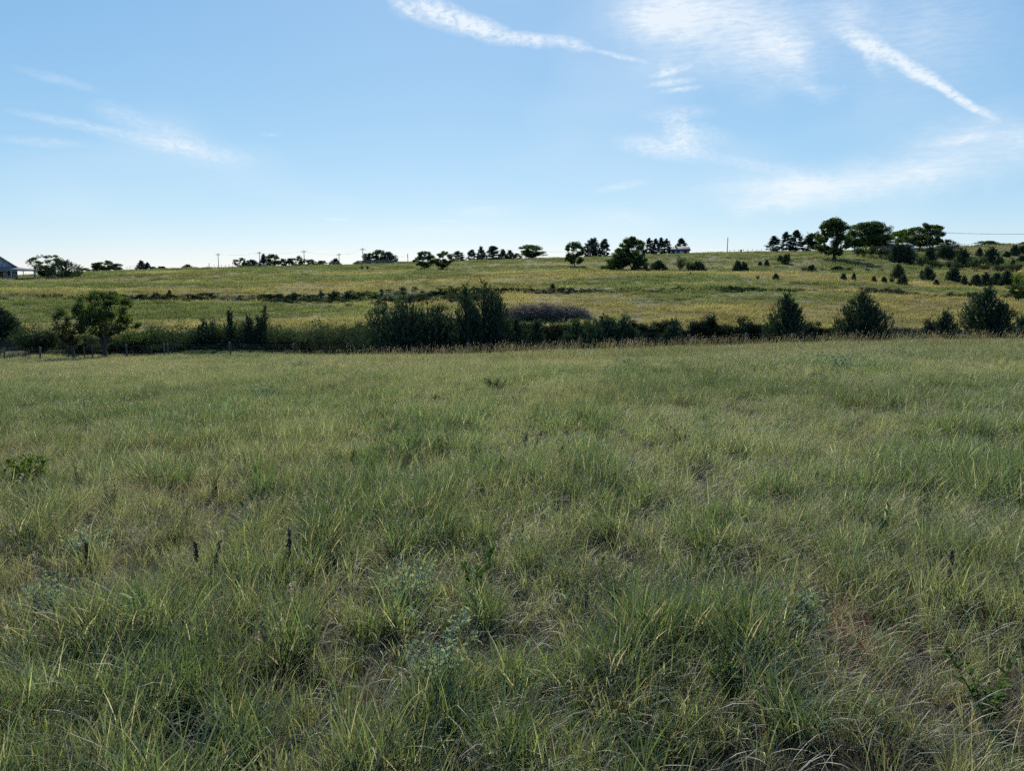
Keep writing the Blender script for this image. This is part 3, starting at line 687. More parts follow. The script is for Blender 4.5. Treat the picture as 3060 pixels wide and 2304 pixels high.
def broadleaf(seed, h, w, base=.22, stems=1, nclump=46, leaf=.22, nleaf=3600, clump=.16, lmat='broadleaf', shape='round', tr=None, gaps=.0, hue=None):
    """returns trunk mesh, crown mesh for a tree h metres tall and w wide"""
    r = np.random.default_rng(seed); tr = tr or h*.026
    T = []
    while len(T) < nclump:
        a = r.random()*6.28; z = r.random(); q = math.sqrt(r.random())
        if shape == 'round': env = math.sqrt(max(0, 1-(2*z-1)**2))*.97+.06
        elif shape == 'vase': env = .28 + .85*z*math.sqrt(max(0, 1-((z-.55)/.52)**2)) if z > .05 else .2
        elif shape == 'pine': env = (1-z)**.75*1.05*(.55+.45*min(1, z*6))+.06
        elif shape == 'tall': env = (math.sin(math.pi*min(1, .12+z*.86))**.7)
        else: env = math.sqrt(max(0, 1-z**2.2))
        env *= .52 + .86*vnoise(np.array([a*1.3+seed]), np.array([z*3.0]), seed)[0]
        q = q**.6
        p = np.array([math.sin(a)*env*q*w/2, math.cos(a)*env*q*w/2, h*(base + (1-base)*z*.96)])
        if all(np.linalg.norm((p-o)/np.array([w, w, h])) > .055 for o in T): T.append(p)
        elif r.random() < .02: T.append(p)
    g = Geo()
    top = h*(base+ (.15 if shape != 'pine' else .85*(1-base)))
    allt = []
    for s in range(stems):
        off = np.array([r.normal(0, .04*w), r.normal(0, .04*w), 0]) if stems > 1 else np.zeros(3)
        lean = np.array([(s-(stems-1)/2)*w*.11, r.normal(0, .04*w), 0]) if stems > 1 else np.array([r.normal(0, .03*w), 0, 0])
        n = 6 if shape != 'pine' else 12; t = np.linspace(0, 1, n)
        pts = off + lean*t[:, None]**1.2 + np.stack([np.zeros(n), np.zeros(n), -.15 + (top+.15)*t], -1) + np.concatenate([[[0, 0, 0]], r.normal(0, .012*h*(.4 if shape == 'pine' else 1), (n-1, 3))*[1, 1, 0]])
        mine = [c for c in T if stems == 1 or np.argmin([abs(c[0]-(q-(stems-1)/2)*w*.30) for q in range(stems)]) == s]
        if not mine: continue
        nodes, chains, rad = limb_net(np.array(mine), pts, tr, r, rtip=max(.008, tr*.10))
        g.tube(pts, np.linspace(tr, tr*(.35 if shape == 'pine' else .55), n)*np.array([1.5]+[1.0]*(n-1))/math.sqrt(stems)**.6, 8)
        for ch in chains:
            R = np.minimum(rad[ch], tr*.6); R[-1] *= .5
            g.tube(nodes[ch], R, 5, False)
            allt.append(nodes[ch])
    trunk = g.mesh('trunk', 'bark', True)
    C = np.array(T); k = r.integers(0, len(C), nleaf)
    sp = np.array([w, w, h*.72])*clump
    d = r.normal(0, 1, (nleaf, 3)); d /= np.linalg.norm(d, axis=1)[:, None]; d *= (r.random((nleaf, 1))**.45)
    if shape == 'pine': sp = sp*np.array([1.1, 1.1, .5])
    csz = r.uniform(.6, 1.25, len(C))
    P = C[k] + d*sp*csz[k][:, None]*.62
    if gaps:
        kp = fbm(P[:, 0]*10/w+P[:, 1]*3/w+seed, (P[:, 1]*.6+P[:, 2])*10/h, seed, 3) > gaps; P = P[kp]; k = k[kp]
    # some leaves along the limbs
    tw = np.concatenate([c[2:] for c in allt]); j = r.integers(0, len(tw), nleaf//8); P = np.concatenate([P, tw[j]+r.normal(0, .035*w, (nleaf//8, 3))])
    P[:, 2] = np.maximum(P[:, 2], .1)
    g = Geo(); ct = r.uniform(.75, 1.25, len(C)); tone = np.concatenate([ct[k], np.ones(nleaf//8)])
    hh = None if hue is None else np.where(fbm(P[:, 0]*.6, P[:, 2]*.6+P[:, 1], seed+5, 3)[:, None] > hue[1], np.asarray(hue[0])[None, :], 1.0)
    leaves(g, P, leaf, r, .6 if shape != 'pine' else .28, 0, hue=tone[:, None]*(1 if hh is None else hh))
    return trunk, g.mesh('crown', lmat)
def cedar(seed, h, w, nbr=260, spray=.20, per=34, leaders=1, lmat='cedar', lean=.55, taper=.8, skirt=.12, ragged=.25, lead_spread=.25, shell=1.0):
    """an eastern redcedar: steep plumes of scale foliage round one or more leaders"""
    r = np.random.default_rng(seed); gt = Geo(); g = Geo()
    P, D, T = [], [], []
    for l in range(leaders):
        off = np.array([r.uniform(-1, 1)*lead_spread*w*.55, r.uniform(-1, 1)*lead_spread*w*.4, 0]) if l else np.zeros(3)
        hl = h*(1 if l == 0 else r.uniform(.66, .98)*(1-.30*min(1, abs(off[0])/(.5*w))**2)); wl = w*(1 if leaders == 1 else r.uniform(.8, .95) if leaders == 2 else r.uniform(.62, .8) if leaders in (3, 5) else r.uniform(.46, .74))
        n = 7; t = np.linspace(0, 1, n)
        ax = off*np.minimum(1, t*2.5+.2)[:, None] + np.stack([r.normal(0, .01*h, n)*t, r.normal(0, .01*h, n)*t, -.1+(hl+.1)*t], -1)
        gt.tube(ax, np.linspace(h*.022, .008, n), 6)
        for b in range(nbr//leaders):
            zt = 1-(1-r.random()**.9)*.97
            env = .03 + .97*((1-((zt-.26)/.74)**(1.0+(1-taper)*2.2)) if zt > .26 else .82+.18*zt/.26)*min(1, (zt+.05)/skirt)**.3
            a = r.random()*6.28; Lb = env*wl/2*r.uniform(1-ragged*1.6, 1+ragged)*(.8+.4*vnoise(np.array([a*1.5]), np.array([zt*4+seed]), seed+l)[0])
            up = lean*r.uniform(.6, 1.3) + zt*.9
            z = max(.01, zt - up*Lb/hl)
            c0 = np.array([np.interp(z, t, ax[:, i]) for i in range(3)])
            d = np.array([math.sin(a)*Lb, math.cos(a)*Lb, (zt-z)*hl]); Lr = np.linalg.norm(d)+1e-6; d /= Lr
            ss = np.linspace(0, 1, 4); q = c0 + d*Lr*ss[:, None] + np.array([0, 0, .10*Lr])*ss[:, None]**2
            if b % 3 == 0: gt.tube(q, np.linspace(.012, .004, 4)*h/4, 3, False)
            m = max(6, int(per*(.4+env))); s = r.random(m)**.62
            p = c0 + d*Lr*s[:, None] + np.array([0, 0, .10*Lr])*s[:, None]**2 + r.normal(0, .05*min(w, .022*w+.9*spray+.35*w*(h < 1.5))+.02*spray*5, (m, 3))*np.array([1, 1, .9])*(1.25-s[:, None]*.95)
            P.append(p); D.append(np.repeat((d + np.array([0, 0, .35]))[None, :], m, 0)); T.append(np.full(m, r.uniform(.75, 1.3)))
        nc = int(shell*26*w*h/leaders**.75)
        zt = 1-(1-r.random(nc))*.98; a = r.random(nc)*6.28
        pw = 1.0+(1-taper)*2.2
        env = .03 + .97*np.where(zt > .26, 1-np.clip((zt-.26)/.74, 0, 1)**pw, .82+.18*zt/.26)
        rr = env*wl/2*r.uniform(.72, 1.06, nc)*(.8+.4*vnoise(a*1.5, zt*4+seed, seed+l))
        c0 = np.stack([np.interp(zt, t, ax[:, i]) for i in range(3)], -1)
        cc = c0 + np.stack([np.sin(a)*rr, np.cos(a)*rr, -.1*rr], -1); m = 11; ln = r.random((nc, m))
        dd = np.stack([np.sin(a)*.55, np.cos(a)*.55, .55+zt*.8], -1); dd /= np.linalg.norm(dd, axis=1)[:, None]
        pl = spray*2.1*r.uniform(.6, 1.5, (nc, 1, 1))
        pp = cc[:, None, :] + dd[:, None, :]*ln[..., None]*pl + r.normal(0, 1, (nc, m, 3))*spray*.32*(1.1-.9*ln[..., None])
        P.append(pp.reshape(-1, 3)); D.append(np.repeat(dd, m, 0)); T.append(np.repeat(r.uniform(.7, 1.35, nc), m))
    P, D, T = np.concatenate(P), np.concatenate(D), np.concatenate(T); n = len(P)
    P[:, 2] = np.maximum(P[:, 2], .03)
    a = D + r.normal(0, .45, (n, 3)); a /= np.linalg.norm(a, axis=1)[:, None]
    b = np.cross(a, r.normal(0, 1, (n, 3))); b /= np.linalg.norm(b, axis=1)[:, None]
    s = spray*r.uniform(.55, 1.5, (n, 1))
    V = np.stack([P - a*s*.4, P + b*s*.13, P + a*s*.6, P - b*s*.13], 1).reshape(-1, 3)
    c = (T*r.uniform(.65, 1.35, n))[:, None]*np.ones((1, 3))
    g.add(V, np.arange(4*n), [4]*n, np.repeat(c, 4, 0))
    return gt.mesh('trunk', 'bark', True), g.mesh('crown', lmat)
def bush(seed, h, w, n=900, leaf=.16, lmat='broadleaf', hue=None):
    r = np.random.default_rng(seed); gt = Geo(); C = []
    for k in range(16):
        a = r.random()*6.28; q = math.sqrt(r.random()); hh = h*(.45+.5*math.sqrt(max(0, 1-q*q)))*r.uniform(.75, 1.1)
        tip = np.array([math.sin(a)*q*w*.42, math.cos(a)*q*w*.42, hh]); s = np.linspace(0, 1, 5)[:, None]
        p = np.array([math.sin(a)*.06*w, math.cos(a)*.06*w, -.05])*(1-s) + tip*s + np.array([0, 0, .12*h])*s*(1-s)
        gt.tube(p, np.linspace(.014, .004, 5)*max(h, 1), 4, False); C.append(p[2:])
    C = np.concatenate(C); k = r.integers(0, len(C), n)
    P = C[k] + r.normal(0, .5, (n, 3))*np.array([w, w, h])*.17; P[:, 2] = np.abs(P[:, 2])
    g = Geo(); leaves(g, P, leaf, r, .5, .4, hue=hue); return gt.mesh('stem', 'bark', True), g.mesh('foliage', lmat)

def plant(name, parts, label, cat, loc, rz=0, scale=None, group=None):
    o = thing(name, label, cat, loc, rz, group, scale)
    for nm, me in parts: link(nm, me, o)
    return o
def tall(py_top, Y, z): return height_at(py_top, Y) - z

# --- the two trees by the fence, and the thicket around them
def near_trees():
    x, y, z = spot(219, 66); h = tall(915, 66, z)
    t, c = broadleaf(11, h, 3.7, base=.30, stems=1, nclump=60, leaf=.12, nleaf=8500, clump=.18, lmat='broadleaf', shape='vase', tr=.15, gaps=.30, hue=((1.9,.95,1.3), .52))
    plant('deciduous_tree', [('trunk', t), ('crown', c)], 'smaller thin-leaved tree by the fence with reddish leaves and forked trunk', 'tree', (x, y, z-.05))
    x, y, z = spot(317, 66.5); h = tall(868, 66.5, z)
    t, c = broadleaf(12, h, 5.6, base=.36, stems=2, nclump=90, leaf=.14, nleaf=20000, clump=.16, lmat='broadleaf', shape='round', tr=.17, gaps=.40, hue=((1.5,1.25,.8), .56))
    plant('deciduous_tree', [('trunk', t), ('crown', c)], 'larger twin-trunked green tree by the fence, taller of the pair', 'tree', (x, y, z-.05), 0.5)
    # little broadleaf tree at the right edge of the hillside
    x, y, z = spot(3043, 112); h = tall(850, 112, z)
    t, c = broadleaf(13, h, 3.4, base=.28, nclump=36, leaf=.17, nleaf=4200, clump=.22, lmat='broadleaf', shape='vase', tr=.09, gaps=.28)
    plant('deciduous_tree', [('trunk', t), ('crown', c)], 'spindly young tree at the right edge beside the lower hillside bank', 'tree', (x, y, z-.05))
near_trees()

def near_cedars():
    # px, Y, top py, width in px, leaders, label
    L = [
     (1228, 63.5, 884, 262, 20, 'broad many-topped dark cedar, leftmost of the big central clump', 'cedar', .55),
     (1312, 64.0, 915, 150, 10, 'dark cedar wedged in the middle of the big central clump', 'cedar', .6),
     (1392, 63.5, 856, 84, 3, 'slender cedar in the central clump next to its tallest tree', 'cedar', .5),
     (1446, 62.5, 836, 140, 8, 'tallest cedar of the central clump with a thin ragged tip', 'cedar', .45),
     (1545, 62.5, 958, 62, 1, 'small bushy cedar just below the left end of the brush pile', 'cedar', .7),
     (1603, 63, 962, 60, 1, 'small pointed cedar in front of the middle of the brush pile', 'cedar', .7),
     (1722, 62, 957, 120, 6, 'low cedar on the left of the clump below the brush pile', 'cedar', .7),
     (1800, 61.5, 942, 200, 12, 'tallest many-tipped cedar of the clump right of the brush pile', 'cedar', .6),
     (1862, 62, 950, 110, 5, 'cedar on the right of the clump right of the brush pile', 'cedar', .65),
     (2012, 61.5, 960, 100, 4, 'small spreading cedar alone halfway between clump and cone-shaped cedar', 'cedar', .8),
     (2341, 61, 880, 130, 3, 'dense cone-shaped dark cedar above the field crest', 'cedar', .55),
     (2570, 60.5, 879, 166, 5, 'biggest rounded dark cedar above the field crest', 'cedar', .25),
     (2768, 62, 958, 90, 3, 'low dark cedar between the rounded cedar and the greyish one', 'cedar', .8),
     (2818, 61, 930, 74, 2, 'greyish pointed cedar beside the rightmost large cedar', 'cedar_grey', .8),
     (2938, 61, 862, 170, 3, 'rightmost large cedar with feathery tip and drooping sides', 'cedar', .6),
     (3052, 62, 955, 70, 1, 'dark low cedar cut by the right edge of the view', 'cedar', .6),
     (12, 76.5, 925, 100, 2, 'dark cedar cut by the left edge beyond the fence', 'cedar', .6),
    ]
    for i, (px, Y, top, wpx, lead, lab, mat, tp) in enumerate(L):
        x, y, z = spot(px, Y); h = tall(top, Y, z); w = wpx*Y/FPX
        nb = int(110 + 60*w) + 22*lead; per = int(26+9*min(w, 4))
        t, c = cedar(600+i, h, w*1.16, nbr=nb, spray=.19, per=per, leaders=lead, lmat=mat, taper=tp, lean=.8 if lead > 2 else .55, ragged=.2, lead_spread=.66 if lead > 5 else .34 if lead > 2 else .18)
        plant('cedar_tree', [('trunk', t), ('crown', c)], lab, 'cedar tree', (x, y, z-.05), i*1.1, group='cedars along the gully')
    # spindly saplings in the dark thicket on the left
    for i, (px, top, wpx, lab) in enumerate([(611, 950, 26, 'leftmost thin cedar sapling poking out of the dark thicket'), (640, 962, 40, 'short wide cedar sapling in the dark thicket between the thin ones'),
        (690, 932, 30, 'needle-thin tall sapling near the middle of the dark thicket'), (744, 940, 40, 'sturdy pointed cedar sapling right of the needle-thin one'),
        (776, 948, 36, 'cedar sapling leaning on the tallest sapling of the thicket'), (796, 918, 34, 'tallest cedar sapling at the right end of the dark thicket')]):
        Y = 72; x, y, z = spot(px, Y); h = tall(top, Y, z); w = wpx*Y/FPX*1.9
        t, c = cedar(700+i, h, w, nbr=170, spray=.18, per=18, taper=1.1, lean=.7, ragged=.4, leaders=3, lead_spread=.5)
        plant('cedar_sapling', [('trunk', t), ('crown', c)], lab, 'sapling', (x, y, z-.05), i, group='saplings in the dark thicket')
    # shrubs of the thicket and the gully
    S_ = [(975, 66.5, 962, 150, 'broadleaf_grey', 'grey-green shrub with wide-spreading arms left of the central cedars'),
          (905, 68, 990, 80, 'broadleaf_grey', 'low grey shrub behind the lone fence post in the middle'),
          (1065, 68, 972, 120, 'shrub_leaf', 'dark shrub filling the gap left of the big central clump'),
          (560, 72, 964, 150, 'shrub_leaf', 'dark rounded shrub at the left of the thicket under the thinnest sapling'),
          (480, 72.5, 972, 140, 'shrub_leaf', 'dark shrub in the thicket right behind the pair of fence posts'),
          (410, 71, 985, 110, 'broadleaf', 'leafy shrub at the foot of the larger fence tree on its right'),
          (670, 73, 958, 180, 'shrub_leaf', 'dark shrub under the needle-thin sapling in the thicket'),
          (770, 73, 956, 160, 'shrub_leaf', 'dark shrub under the tallest sapling in the thicket'),
          (850, 72, 980, 130, 'shrub_leaf', 'dark shrub right of the thicket before the lone fence post'),
          (95, 72, 968, 110, 'shrub_leaf', 'dark leafy shrub left of the smaller fence tree'),
          (150, 73, 980, 90, 'shrub_leaf', 'dark shrub just behind the smaller fence tree'),
          (275, 72.5, 1000, 90, 'shrub_leaf', 'dark shrub seen between the two fence trees')]
    for i, (px, Y, top, wpx, mat, lab) in enumerate(S_):
        x, y, z = spot(px, Y); h = tall(top, Y, z); w = wpx*Y/FPX
        t, c = bush(800+i, h, w*1.15, n=int(900+700*w), leaf=.17, lmat=mat)
        plant('gully_shrub', [('stem', t), ('foliage', c)], lab, 'shrub', (x, y, z-.05), i*.7, group='shrubs in the gully thicket')
near_cedars()

def hill_shrubs():
    V = []
    for k in range(5): V.append(cedar(900+k, 1.0, [.62, .8, 1.0, .7, .9][k], nbr=70, spray=.13, per=12, shell=12.0, taper=[.75, .6, .5, .95, .7][k], lean=.7, ragged=.35, leaders=[1, 1, 2, 1, 2][k]))
    B = []
    for k, mt in enumerate(['shrub_leaf', 'broadleaf_grey', 'broadleaf_light']): B.append(bush(920+k, 1.0, 1.4, n=700, leaf=.12, lmat=mt))
    for me in [V[k][0] for k in range(5)]: pass
    # px, base-line distance, top py, width px, kind (c cedar / g grey bush / b bush / l light bush), label
    rows = [
     ('on the green slope left of the great tree', [(2271,-795,783,11,'c'),(2290,-797,780,13,'c'),(2331,-784,766,13,'c'),(2347,-788,765,24,'c'),(2356,-779,761,9,'c')]),
     ('in the hillside row above the golden slope', [(1966,186,784,36,'c'),(2033,186,766,34,'g'),(2058,187,782,40,'b'),(2086,186,786,34,'c'),(2203,184,785,22,'c'),(2222,184,788,18,'c'),(2402,186,797,24,'g'),(2424,186,795,24,'c'),(2455,187,800,18,'g'),(2502,186,797,30,'c'),(2514,188,800,22,'c'),(2537,186,801,17,'c'),(2590,185,804,20,'g'),(2634,184,803,14,'g')]),
     ('in the sparse line just below the fold', [(2063,-823,816,7,'c'),(2264,-836,822,14,'g'),(2318,-838,820,15,'c'),(2519,-840,820,14,'c'),(2551,-840,819,12,'c'),(2611,-844,828,14,'c'),(2641,-845,829,13,'c'),(2664,-846,825,22,'g'),(2684,-836,798,26,'c'),(2696,-853,827,30,'c')]),
     ('on the open slope under the shrub belt', [(2753,-830,812,12,'c'),(2772,-838,803,28,'c'),(2797,-853,838,13,'c'),(2845,-842,806,30,'c'),(2880,-855,829,20,'c'),(2914,-858,827,32,'c'),(2944,-856,822,26,'c'),(2976,-853,822,27,'c'),(3008,-855,816,28,'c'),(3040,-860,815,46,'l'),(3066,-862,830,40,'l')]),
     ('in the dense shrub belt falling from the grove', [(2560,-766,736,34,'b'),(2582,-768,734,34,'l'),(2606,-768,733,36,'b'),(2630,-770,737,36,'b'),(2652,-772,742,36,'b'),(2680,-785,738,40,'c'),(2700,-787,741,48,'c'),(2722,-785,745,36,'b'),(2748,-800,763,40,'b'),(2778,-790,746,32,'c'),(2790,-803,776,36,'b'),(2826,-772,741,36,'c'),(2806,-803,782,34,'b'),(2838,-803,778,40,'b'),(2875,-800,753,36,'c'),(2858,-806,784,32,'b'),(2914,-810,766,50,'b'),(2926,-765,744,18,'c'),(2960,-792,749,38,'c'),(2895,-790,764,28,'g'),(2945,-808,786,46,'g'),(2985,-812,790,56,'g'),(3030,-815,784,60,'g')]),
     ('on the upper hillside near the right edge', [(3008,-768,753,14,'c'),(3030,-763,739,26,'c'),(3053,-757,738,22,'c'),(3052,-785,767,20,'c'),(3026,-793,778,13,'c'),(2990,-788,772,14,'c'),(2862,-768,752,12,'c'),(3080,-780,760,24,'c')]),
     ('on the dark terrace edge', [(1651,121,850,16,'d'),(507,121,868,9,'r'),(958,119.5,864,14,'b'),(1000,119,866,20,'b'),(1040,119,868,24,'b'),(1140,120,862,18,'b'),(880,119.5,872,18,'b'),(1310,121,858,14,'b')]),
     ('beside the two round ridge trees', [(1082,226,795,14,'b'),(1098,226,794,12,'b'),(1262,213,800,18,'b'),(1318,213,802,26,'b'),(1735,178,809,12,'b')]),
    ]
    for rlab, items in rows:
        items = sorted(items)
        for i, (px, Y, top, wpx, kd) in enumerate(items):
            if Y < 0: Y = foot(px, -Y, 190 if 'belt' in rlab and 'dense' in rlab or 'upper' in rlab or 'green slope' in rlab else 126)
            x, y, z = spot(px, Y); h = max(tall(top, Y, z), .5); w = wpx*Y/FPX
            if kd in 'cdr': me = V[(i*3+len(rlab)) % 5]
            else: me = B[{'b': 0, 'g': 1, 'l': 2}[kd]]
            base_w = max(me[1].vertices[0].co.x*0+1, 1)
            ww = {'c': .8, 'd': .8, 'r': .8}.get(kd, 1.35)
            what = {'c': 'small dark cedar', 'd': 'dark spiky shrub', 'r': 'rusty little shrub', 'b': 'small leafy bush', 'g': 'grey-green bush', 'l': 'pale green bush'}[kd]
            lab = '%s %s, %s from left of its %s' % (what, rlab, ORD[i] if i < 20 else 'twenty-' + ORD[i-20], 'group')
            pos = ORD[i] if i < 20 else 'twenty-' + ORD[i-20]
            lab = '%s %s from left, %s' % (pos, what, rlab)
            plant('hillside_cedar' if kd == 'c' else 'hillside_shrub', [('stem' , me[0]), ('foliage', me[1])], lab, 'cedar' if kd == 'c' else 'shrub', (x, y, z-.04), i*1.7+len(rlab), (w/ww*1.0, w/ww*1.0, h*1.0), group='shrubs ' + rlab)
hill_shrubs()

def skyline_trees():
    kinds = {}
    def proto(k, seed):
        key = (k, seed)
        if key in kinds: return kinds[key]
        if k == 'r': p = broadleaf(1000+seed, 8, 8, base=.18, nclump=60, leaf=.30, nleaf=14000, clump=.22, gaps=.34, lmat='broadleaf')
        elif k == 'l': p = broadleaf(1050+seed, 8, 7, base=.08, nclump=56, leaf=.32, nleaf=10000, clump=.22, gaps=.33, lmat='broadleaf_light')
        elif k == 'v': p = broadleaf(1100+seed, 8, 9, base=.12, stems=3, nclump=64, leaf=.28, nleaf=13000, clump=.20, gaps=.38, shape='vase')
        elif k == 't': p = broadleaf(1150+seed, 8, 6.4, base=.15, stems=2, nclump=100, leaf=.25, nleaf=20000, clump=.18, gaps=.34, shape='tall')
        elif k == 'p': p = broadleaf(1200+seed, 8, 5, base=.08, nclump=80, leaf=.34, nleaf=12000, clump=.22, gaps=.33, lmat='pine', shape='pine', tr=.14)
        elif k == 'c': p = cedar(1250+seed, 8, 5, nbr=170, spray=.5, per=22, shell=.4, taper=.85, lean=.35, ragged=.3, lmat='pine')
        elif k == 'w': p = cedar(1300+seed, 8, 13, nbr=190, spray=.6, per=26, shell=.15, taper=.5, lean=.12, ragged=.45, lmat='cedar')
        elif k == 'b': p = broadleaf(1350+seed, 8, 12, base=.03, nclump=50, leaf=.5, nleaf=7000, clump=.26, gaps=.15, shape='dome')
        elif k == 'd': p = broadleaf(1400+seed, 8, 10, base=.12, stems=2, nclump=60, leaf=.2, nleaf=500, clump=.1, lmat='broadleaf_grey', shape='round', tr=.12)
        kinds[key] = p; return p
    W0 = {'r': 8, 'l': 7, 'v': 9, 't': 6.4, 'p': 5, 'c': 5, 'w': 13, 'b': 12, 'd': 10}
    # px centre, distance, top py, width px, kind, variant, label
    T = [
     (137,203,763,90,'v',0,'dark vase-shaped tree with several trunks beside the porch house'),
     (199,199,783,84,'w',0,'low wide dark evergreen right of the vase-shaped tree'),
     (259,330,800,40,'b',0,'low hazy bush on the far ridge right of the wide evergreen'),
     (291,345,785,30,'r',0,'left and shortest of three hazy trees on the far left ridge'),
     (316,345,778,46,'r',1,'middle and tallest of three hazy trees on the far left ridge'),
     (348,345,788,40,'r',2,'right of three hazy trees on the far left ridge'),
     (391,340,794,40,'d',0,'bare pale round tree on the far left ridge'),
     (424,335,782,22,'c',0,'taller pine of the small pair right of the bare tree'),
     (442,335,786,14,'c',1,'narrow shorter pine of the small pair right of the bare tree'),
     (458,335,796,20,'r',0,'small pale bush tree right of the small pine pair'),
     (483,332,795,30,'b',1,'low dark tree right of the small pine pair'),
     (530,330,800,30,'b',0,'flat-topped low bush on the ridge, left of the pointed cedar'),
     (561,328,791,24,'c',2,'pointed wide cedar on the ridge left of the first tall pole'),
     (586,330,798,14,'c',0,'tiny pointed tree just right of the pointed wide cedar'),
     (611,330,801,26,'b',1,'very low bush just left of the first tall pole'),
     (723,322,770,34,'r',1,'round dark tree starting the long grove at its left end'),
     (755,322,778,32,'c',2,'pointed dark tree second in the long ridge grove'),
     (789,322,763,18,'c',1,'narrow spire tree in the long ridge grove beside a pole'),
     (816,320,761,42,'r',2,'tallest rounded tree of the long ridge grove'),
     (846,320,773,26,'r',0,'smaller tree right of the tallest in the long ridge grove'),
     (866,320,771,24,'p',0,'round-headed tree in the middle of the long ridge grove'),
     (893,320,766,34,'r',1,'dark tree behind a pole in the long ridge grove'),
     (929,318,775,36,'b',2,'low rounded tree near the right end of the long ridge grove'),
     (961,318,778,34,'b',1,'low rounded tree closing the right end of the long ridge grove'),
     (1002,315,774,24,'c',0,'square dark tree alone beside the shorter pole'),
     (1068,312,781,26,'b',0,'low dark bush between two poles on the ridge'),
     (1104,308,757,40,'r',0,'left dark tree of the trio behind the long board fence'),
     (1135,308,748,44,'r',2,'middle tallest tree of the trio behind the long board fence'),
     (1162,306,756,36,'c',2,'right bushy cedar of the trio behind the long board fence'),
     (1239,300,776,16,'c',1,'small dark bush at the end of the low shed'),
     (1268,214,752,50,'r',0,'left of the two round trees standing in the ridge grass'),
     (1323,214,750,54,'r',1,'right of the two round trees standing in the ridge grass'),
     (1370,296,749,36,'p',1,'pine right behind the two round ridge trees'),
     (1410,296,745,28,'p',0,'first pine of the pine row left of the large pine'),
     (1438,296,741,20,'c',0,'narrow pine just left of the large round pine'),
     (1473,296,734,46,'p',2,'large round-headed pine with two tops in the pine row'),
     (1503,296,748,18,'c',1,'pointed cedar right of the large round-headed pine'),
     (1524,296,750,20,'c',2,'second pointed cedar right of the large round-headed pine'),
     (1545,296,756,26,'b',0,'low bush left of the big spreading ridge tree'),
     (1588,296,733,78,'r',2,'big spreading tree with cut-out crown ending the pine row'),
     (1717,215,726,58,'r',2,'lone round tree with a bare trunk and shadow on the ridge'),
     (1771,290,717,40,'c',2,'dark left tree of the pair behind the lone round tree'),
     (1806,290,713,30,'p',0,'tall pine of the pair behind the lone round tree'),
     (1832,196,772,56,'b',2,'left skirt bush of the big hillside thicket'),
     (1862,198,742,70,'r',0,'broad bushy tree in the middle of the big hillside thicket'),
     (1888,200,709,74,'t',0,'tallest open-topped tree of the big hillside thicket'),
     (1917,195,762,36,'b',0,'right skirt bush of the big hillside thicket'),
     (1940,290,710,26,'p',1,'leftmost of four pines by the gabled farmhouse'),
     (1958,290,712,22,'p',2,'second of four pines by the gabled farmhouse'),
     (1975,290,709,24,'p',0,'third and tallest of four pines by the gabled farmhouse'),
     (1992,290,712,22,'p',1,'rightmost of four pines by the gabled farmhouse'),
     (2034,299,711,32,'p',2,'single pine rising behind the gabled farmhouse roof'),
     (2312,285,704,36,'p',0,'separate small pine at the left end of the hilltop grove'),
     (2349,285,692,36,'p',1,'left of the three dark pines in the hilltop grove'),
     (2377,286,687,36,'p',2,'middle tallest of the three dark pines in the hilltop grove'),
     (2404,287,689,36,'d',1,'thin nearly bare tree among the hilltop pines'),
     (2414,284,702,40,'p',0,'right of the three dark pines in the hilltop grove'),
     (2437,284,697,34,'r',1,'shorter leafy tree between hilltop pines and the great tree'),
     (2483,216,654,102,'t',1,'great tall spreading tree on the hilltop casting a long shadow'),
     (2575,262,668,84,'r',0,'left half of the broad dark oak pair on the hilltop'),
     (2615,262,666,82,'r',2,'right half of the broad dark oak pair on the hilltop'),
     (2680,282,690,52,'l',0,'lighter green tree between the oaks and the dark round trees'),
     (2705,284,684,40,'l',1,'taller lighter green tree touching the dark round trees'),
     (2748,272,668,66,'r',1,'large dark round tree behind the metal-roofed shed'),
     (2787,274,674,52,'r',0,'dark tree leaning out by the utility pole on the hilltop'),
     (2828,276,718,52,'w',0,'low spreading cedar right of the hilltop pole'),
     (2950,300,719,58,'b',1,'dome-shaped bush alone on the right skyline'),
     (3018,300,728,26,'b',0,'very low bush on the skyline right of the dome-shaped bush'),
     (3062,300,722,30,'b',2,'low bush cut by the right edge on the skyline'),
    ]
    for i, (px, Y, top, wpx, k, s, lab) in enumerate(T):
        x, y, z = spot(px, Y); h = max(tall(top, Y, z), 1.0); w = wpx*Y/FPX
        t, c = proto(k, s)
        plant({'p': 'pine_tree', 'c': 'conifer_tree', 'w': 'cedar_tree', 'b': 'low_bush', 'd': 'bare_tree'}.get(k, 'deciduous_tree'), [('trunk', t), ('crown', c)], lab,
              {'p': 'pine tree', 'c': 'conifer', 'w': 'cedar tree', 'b': 'bush'}.get(k, 'tree'), (x, y, z-.1), i*2.1, (w/W0[k]*(1.34 if k in 'pc' else 1.28 if px > 2500 else 1.14), w/W0[k]*(1.34 if k in 'pc' else 1.28 if px > 2500 else 1.14), h/8*1.03), group='trees along the ridge')
skyline_trees()

